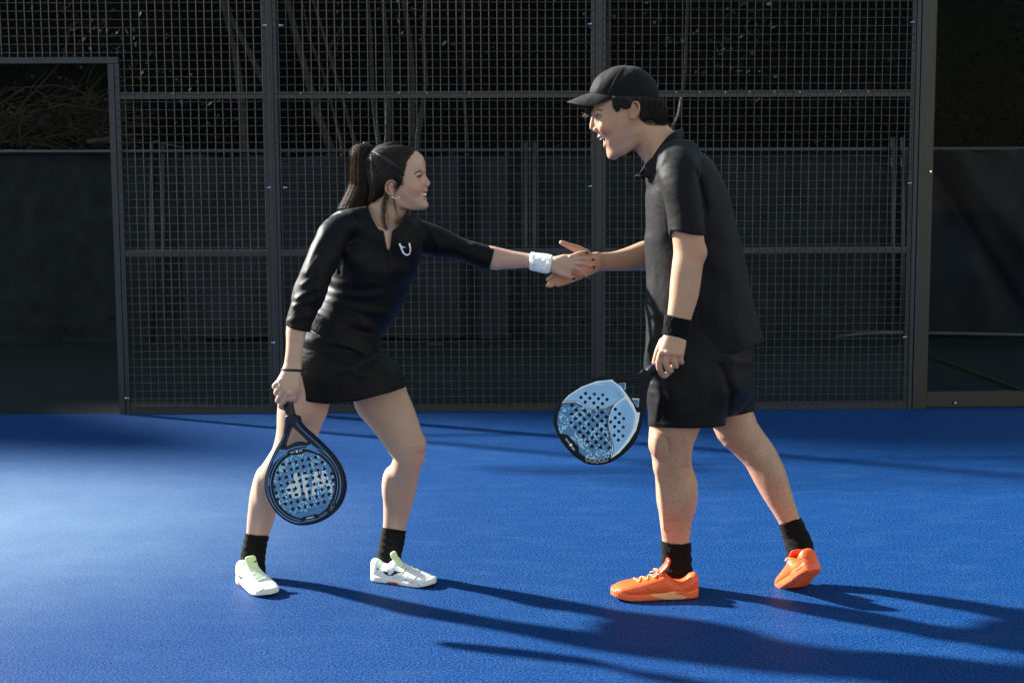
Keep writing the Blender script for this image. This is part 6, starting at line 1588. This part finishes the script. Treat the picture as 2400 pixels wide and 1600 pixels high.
# --- racket of the woman
TH = .0180
al = R(13)
BW = Board(P(714, 1133, 4.268), (math.cos(al), -math.sin(al), 0), (0.0, .17, 1.0))
w = lambda pts: [BW.uv(x, y, TH) for x, y in pts]
c3 = lambda pts: [(560 + a / 3.92, 900 + b / 3.92) for a, b in pts]
rw = thing('padel_racket', 'dark blue round racket with white mosaic letters, hanging from the hand of the ponytailed player', 'racket', tuple(P(681, 982, 4.30)))
OUTW = smooth_closed(w([(671.5,976),(668,1000),(662,1026),(645,1057),(629,1094),(621,1124),(623.5,1155),(639,1188),(660,1210),(682,1223),(703,1227.5),(733,1223),(762,1210),(786,1188),(799,1161),(802.5,1134),(796,1104),(779,1073.5),(754,1045.5),(729,1022),(709,1004),(697,990),(692.5,976)]), 4)
THR = smooth_closed(w([(681,994),(689,1000),(717,1027),(722,1036),(716,1041),(700,1037),(686,1041),(670,1049),(661,1046),(661,1037),(673,1003)]), 4)
HW_ = w(c3([(408,738),(467,725),(525,713),(583,699),(641,686),(703,672),(362,810),(423,797),(484,782),(537,770),(594,756),(652,742),(710,732),(767,718),(375,868),(435,853),(490,840),(549,828),(607,815),(665,802),(727,790),(785,777),(327,940),(387,925),(447,910),(505,898),(563,885),(621,870),(680,858),(738,845),(795,835),(853,823),(343,997),(403,983),(462,970),(520,957),(577,942),(632,930),(693,918),(752,905),(810,892),(868,880),(357,1057),(413,1043),(473,1030),(530,1015),(590,1003),(647,990),(705,977),(763,963),(823,950),(880,938),(425,1100),(483,1088),(540,1075),(600,1060),(655,1050),(713,1035),(772,1025),(830,1010),(497,1145),(553,1135),(610,1122),(667,1108),(727,1095),(787,1080)]))
HR = .0052
BW.solid('frame', [OUTW, THR] + [circle(h, HR, 14) for h in HW_], M['rkt_navy'], rw, 0, TH - .004, .004)
fc = BW.uv(712.5, 1135, TH); fr = .1045
face = [q for q in circle(fc, fr, 64)]
chA, chB = w([(660, 1212), (793, 1178)])
below = lambda q: (chB[0]-chA[0])*(q[1]-chA[1]) - (chB[1]-chA[1])*(q[0]-chA[0]) > 0
def clip_poly(poly, keep):
    out = []
    for a_, b_ in zip(poly, poly[1:] + poly[:1]):
        ka, kb = keep(a_), keep(b_)
        if ka: out.append(a_)
        if ka != kb:
            lo_, hi_ = (a_, b_) if ka else (b_, a_)
            for _ in range(24):
                m_ = ((lo_[0]+hi_[0])/2, (lo_[1]+hi_[1])/2)
                if keep(m_): lo_ = m_
                else: hi_ = m_
            out.append(lo_)
    return out
FACEW = clip_poly(face, below)
def scaled(poly, c, k): return [(c[0] + (q[0]-c[0])*k, c[1] + (q[1]-c[1])*k) for q in poly]
BW.solid('crescent_print', [clip_poly(scaled(face, fc, 1.055), lambda q: not below(q))], M['rkt_blue'], rw, TH + .0004, .0001)
BW.solid('face_print', [FACEW] + [circle(h, HR, 14) for h in HW_], M['rkt_grid'], rw, TH + .0004, .0001)
for k_, wd, m_ in ((1.035, .0040, 'rkt_black'), (1.085, .0016, 'rkt_line'), (1.17, .0014, 'rkt_line')):
    ring = scaled(face, fc, k_); ring = [q for q in ring if inside(OUTW, q[0], q[1], .003) and not inside(THR, q[0], q[1], -.004)]
    st = max(range(len(ring)), key=lambda i: math.dist(ring[i], ring[i-1])); ring = ring[st:] + ring[:st]
    BW.ribbon('ring_line', ring, wd, M[m_], rw, TH + .0007)
gc = np.mean(np.array(OUTW), 0)
BW.ribbon('edge_line', scaled(OUTW[6:-6], gc, .965), .0014, M['rkt_line'], rw, TH + .0005)
for poly in ([(656,1053),(646,1068),(640,1081),(640,1088),(650,1078),(664,1067),(675,1061),(674,1054)], [(729,1040),(741,1050),(752,1063),(742,1060),(730,1055),(719,1051),(717,1046)]):
    BW.solid('shoulder_print', [w(poly)], M['rkt_blue'], rw, TH + .0004, .0001)
BW.ribbon('throat_line', w([(656,1052),(659,1057),(668,1058),(684,1051),(700,1047),(714,1050),(725,1048),(731,1040)]), .0013, M['rkt_line'], rw, TH + .0006)
UPA = math.atan2(*(np.subtract(BW.uv(680,1050,TH), BW.uv(728,1043,TH))[::-1]))       # text direction: the racket hangs upside down
BW.solid('label_plate', [w([(672,1059),(714,1051),(714,1057),(709,1063),(680,1067),(675,1065)])], M['rkt_black'], rw, TH + .0008, .0001)
BW.text('lettering', 'WIP', BW.uv(705,1055.5,TH), UPA, .0062, M['print_white'], rw, TH + .0012)
BW.text('lettering', 'PADEL', BW.uv(684.5,1059.5,TH), UPA, .0052, M['print_white'], rw, TH + .0012)
BW.solid('ball_mark', [circle(BW.uv(696,1057.5,TH), .0036, 14)], M['print_white'], rw, TH + .0012, .0001)
BW.solid('label_plate', [w([(709,1211),(743,1203),(750,1212),(704,1221)])], M['rkt_black'], rw, TH + .0008, .0001)
BW.text('lettering', 'CARBON', BW.uv(727,1212,TH), math.atan2(*(np.subtract(BW.uv(710,1216,TH), BW.uv(744,1208.5,TH))[::-1])), .0066, M['print_white'], rw, TH + .0012)
BW.text('lettering', 'SOFT CORE', BW.uv(630.5,1128,TH), R(-88), .0046, M['print_sky'], rw, TH + .0012)
for (x, y), g_ in zip(c3([(820,1160),(850,1130),(880,1100)]), ('-', 'K', '-')):
    BW.solid('badge', [circle(BW.uv(x, y, TH), .0060, 16)], M['rkt_black'], rw, TH + .0008, .0001); BW.text('lettering', g_, BW.uv(x, y, TH), UPA, .006, M['print_white'], rw, TH + .0012)
def seg_d(p, a, b):
    e = np.subtract(b, a); t = max(0, min(1, np.dot(np.subtract(p, a), e) / (e @ e))); return math.dist(p, np.add(a, e * t))
STR = [((-.080,.033),(-.066,-.030)),((-.066,-.030),(-.051,.018)),((-.051,.018),(-.036,-.030)),((-.036,-.030),(-.022,.033)),((.002,.030),(.002,-.030)),((.029,.030),(.029,-.030)),((.029,.030),(.050,.028)),((.050,.028),(.060,.013)),((.060,.013),(.050,.000)),((.050,.000),(.029,-.002))]
lc = BW.uv(713, 1134, TH)
def wip(u, v):
    a, b = u - lc[0], v - lc[1]; ca, sa = math.cos(UPA), math.sin(UPA); p = ((a*ca + b*sa) + .006, -a*sa + b*ca)
    return min(seg_d(p, *q) - (.0066 if i < 4 else .0088) for i, q in enumerate(STR)) < 0
mosaic(BW, 'mosaic_print', FACEW, UPA, .0046, HW_, HR, rw, TH + .0009, wip, 3, .36)
lining(BW, HW_, HR + .0001, rw, -TH, TH)
# bumper and edge guard on the rim
b_ = MB(); q = OUTW[30:82]; b_.tube([BW.c + BW.u*a_[0] + BW.v*a_[1] for a_ in scaled(q, gc, 1.004)], .0052, 8); b_.build('bumper', M['rkt_black'], rw, True)
b_ = MB()
for i in range(56, 84, 2):
    a_ = scaled(OUTW, gc, 1.012)[i % len(OUTW)]; p_ = BW.c + BW.u*a_[0] + BW.v*a_[1]; b_.tube([p_ - BW.n*.012, p_ + BW.n*.012], .0034, 6)
o = b_.build('rim_rib', M['rkt_black'], rw); o['kind'] = 'stuff'
top_ = P(666, 893, 4.316); bot_ = BW.c + BW.u*BW.uv(682, 978, 0)[0] + BW.v*BW.uv(682, 978, 0)[1]
grip(BW, bot_, top_, .0165, .0150, rw)
b_ = MB(); d_ = (np.array(top_) - bot_); d_ /= np.linalg.norm(d_); b_.tube([bot_ - d_*.006, bot_ + d_*.004, bot_ + d_*.010], [.0165, .0178, .0172], 16); b_.build('collar', M['rkt_black'], rw, True)
# --- racket of the man
BM = Board(P(1398, 990, 4.318), (math.cos(R(5)), -math.sin(R(5)), 0), (0.0, .10, 1.0))
q_ = lambda pts: [BM.uv(x, y, TH) for x, y in pts]
c6 = lambda pts: [(1260 + a / 3.7325, 700 + b / 3.7325) for a, b in pts]
rm_ = thing('padel_racket', 'light blue and white teardrop racket with black rim, held low by the capped player', 'racket', tuple(P(1518, 880, 4.30)))
OUTM = smooth_closed(q_([(1510,868),(1500,876),(1474,881.5),(1434,883.5),(1399,887.5),(1367,901),(1337.7,922),(1313.6,946.5),(1303,968),(1300,989),(1308,1013.5),(1321.6,1037.6),(1343,1061.7),(1372,1082),(1399,1086.5),(1426,1082),(1453,1067),(1474,1048),(1487.7,1029.5),(1498,1003),(1504,976),(1512,941),(1515,914),(1522.6,892),(1527,884)]), 4)
THM = smooth_closed(q_(c6([(700,728),(780,724),(880,724),(908,732),(910,800),(908,900),(896,982),(878,985),(830,905),(775,825),(720,770),(690,742)])), 4)
HM2 = q_(c6([(420,827),(497,833),(570,840),(380,862),(457,868),(533,873),(607,880),(340,897),(417,903),(492,910),(568,917),(645,922),(300,930),(377,937),(453,943),(528,950),(603,957),(680,965),(338,970),(413,977),(489,985),(565,992),(642,1000),(717,1005),(297,1007),(373,1013),(450,1018),(526,1025),(602,1032),(679,1040),(752,1047),(333,1047),(408,1053),(485,1060),(562,1067),(638,1075),(713,1080),(292,1082),(370,1088),(447,1096),(523,1102),(598,1108),(674,1117),(750,1122),(330,1122),(405,1130),(482,1137),(557,1143),(634,1151),(710,1157),(367,1165),(443,1172),(519,1180),(595,1187),(671,1193),(747,1198),(402,1203),(479,1212),(555,1220),(632,1227),(707,1234),(438,1247),(513,1253),(592,1261),(668,1269),(475,1289),(550,1297),(627,1302)]))
HRM = .0054
BM.solid('frame', [OUTM, THM] + [circle(h, HRM, 14) for h in HM2], M['rkt_black'], rm_, 0, TH - .004, .004)
hol = lambda poly: [circle(h, HRM, 14) for h in HM2 if inside(poly, h[0], h[1], HRM)]
LOBE1 = smooth_closed(q_([(1319,942),(1335,926),(1365,908),(1400,896),(1432,892),(1450,904),(1466,926),(1455,936),(1438,948),(1418,956),(1398,959),(1380,956),(1362,946),(1350,941)]), 3)
LOBE2 = smooth_closed(q_([(1466,931),(1478,946),(1488,964),(1490,985),(1485,1004),(1470,1031),(1450,1056),(1434,1071),(1436,1056),(1437,1040),(1431,1020),(1427,1000),(1428,980),(1436,957),(1450,942)]), 3)
MOS = q_([(1317,946),(1350,943),(1362,948),(1380,958),(1400,961.5),(1420,958),(1438,951),(1430,966),(1424.5,985),(1425,1005),(1430,1024),(1435,1042),(1434,1060),(1428,1071),(1410,1077),(1390,1078),(1374,1073),(1357,1060),(1356,1047),(1330,1019),(1311,1015),(1305,990),(1308,968)])
WHITE = q_([(1316,944),(1332,926),(1363,906),(1398,893),(1436,889),(1437,892),(1456,906),(1472,928),(1485,948),(1492,966),(1500,966),(1497,985),(1491,1008),(1474,1035),(1452,1060),(1431,1075),(1433,1060),(1436,1042),(1430,1020),(1425.5,1000),(1427,978),(1436,953),(1440,948),(1420,957),(1398,960.5),(1379,957.5),(1361,947.5),(1349,942)])
BM.solid('white_print', [WHITE] + hol(WHITE), M['print_white'], rm_, TH + .0003, .0001)
BM.solid('lobe_print', [scaled(LOBE1, np.mean(LOBE1, 0), .965)] + hol(LOBE1), M['rkt_light'], rm_, TH + .0006, .0001)
BM.solid('lobe_print', [scaled(LOBE2, np.mean(LOBE2, 0), .955)] + hol(LOBE2), M['rkt_light'], rm_, TH + .0006, .0001)
BM.solid('mosaic_ground', [MOS] + hol(MOS), M['rkt_grid'], rm_, TH + .0003, .0001)
mosaic(BM, 'mosaic_print', MOS, R(-5), .0047, HM2, HRM, rm_, TH + .0008, None, 5, .52)
lining(BM, HM2, HRM + .0001, rm_, -TH, TH)
cA, cB = np.mean(LOBE1, 0), np.mean(LOBE2, 0)
for k_ in range(9):
    f_ = k_ / 9
    BM.ribbon('fine_line', q_([(1372 + 4*f_, 906 + 22*f_), (1400, 902 + 26*f_), (1428, 900 + 30*f_), (1446, 912 + 22*f_), (1456 - 3*f_, 926 + 6*f_)]), .0006, M['rkt_line'], rm_, TH + .0009)
    BM.ribbon('fine_line', q_([(1466 - 14*f_, 940 + 18*f_), (1478 - 22*f_, 958 + 10*f_), (1482 - 26*f_, 984), (1477 - 24*f_, 1006 - 6*f_), (1464 - 16*f_, 1030 - 22*f_)]), .0006, M['rkt_line'], rm_, TH + .0009)
BM.ribbon('black_line', q_([(1319,941),(1350,939.5),(1362,944.5),(1380,955),(1399,958.5),(1420,955),(1440,946),(1455,934),(1464,927)]), .0014, M['rkt_black'], rm_, TH + .0011)
BM.ribbon('black_line', q_([(1440,948),(1431,962),(1426,982),(1426.5,1003),(1432,1022),(1437,1040),(1437,1058),(1432,1074)]), .0016, M['rkt_black'], rm_, TH + .0011)
for poly in (c6([(697,735),(772,735),(768,803)]), c6([(822,870),(890,874),(880,948),(868,944)])):
    big = q_(poly); c_ = np.mean(big, 0); BM.solid('throat_insert', [big], M['print_white'], rm_, .006, .004); BM.solid('throat_insert', [scaled(big, c_, .74)], M['rkt_blue'], rm_, .0105, .0004)
for (x, y) in c6([(440,1405),(480,1415),(520,1418),(560,1412),(598,1403)]):
    c_ = BM.uv(x, y, TH); BM.solid('badge', [circle(c_, .0070, 18)], M['print_white'], rm_, TH + .0009, .0001); BM.solid('badge', [circle(c_, .0060, 18)], M['rkt_black'], rm_, TH + .0012, .0001); BM.text('lettering', '/', c_, R(60), .007, M['print_white'], rm_, TH + .0015)
d2 = lambda a_, b_: math.atan2(*(np.subtract(BM.uv(*b_, TH), BM.uv(*a_, TH))[::-1]))
BM.text('lettering', 'PRO SERIES', BM.uv(1406, 901, TH), d2((1424.8,903), (1388,900.4)), .0056, M['print_white'], rm_, TH + .0012)
BM.text('lettering', 'PRO SERIES', BM.uv(1485.5, 990, TH), d2((1482.4,1008), (1486.4,973)), .0056, M['print_white'], rm_, TH + .0012)
an = d2((1347,1053.6), (1325.6,1027))
BM.text('lettering', 'WIP', BM.uv(1344, 1050.5, TH), an, .0076, M['print_white'], rm_, TH + .0012); BM.text('lettering', 'PADEL', BM.uv(1330, 1032, TH), an, .0064, M['print_white'], rm_, TH + .0012)
BM.solid('ball_mark', [circle(BM.uv(1337.8, 1042, TH), .0050, 16)], M['print_white'], rm_, TH + .0012, .0001)
gm = np.mean(np.array(OUTM), 0)
b_ = MB(); b_.tube([BM.c + BM.u*a_[0] + BM.v*a_[1] for a_ in scaled(OUTM[16:80], gm, 1.003)], .0050, 8); b_.build('bumper', M['rkt_black'], rm_, True)
e0 = BM.c + BM.u*BM.uv(1517, 878, 0)[0] + BM.v*BM.uv(1517, 878, 0)[1]; e1 = P(1583, 815, HY + .020)
grip(BM, e0, e1, .0168, .0150, rm_)
d_ = (np.array(e1) - e0); d_ /= np.linalg.norm(d_); b_ = MB(); b_.tube([e0 - d_*.004, e0 + d_*.012, e0 + d_*.034, e0 + d_*.036], [.0165, .0180, .0178, .0165], 16); b_.build('collar', M['rkt_black'], rm_, True)
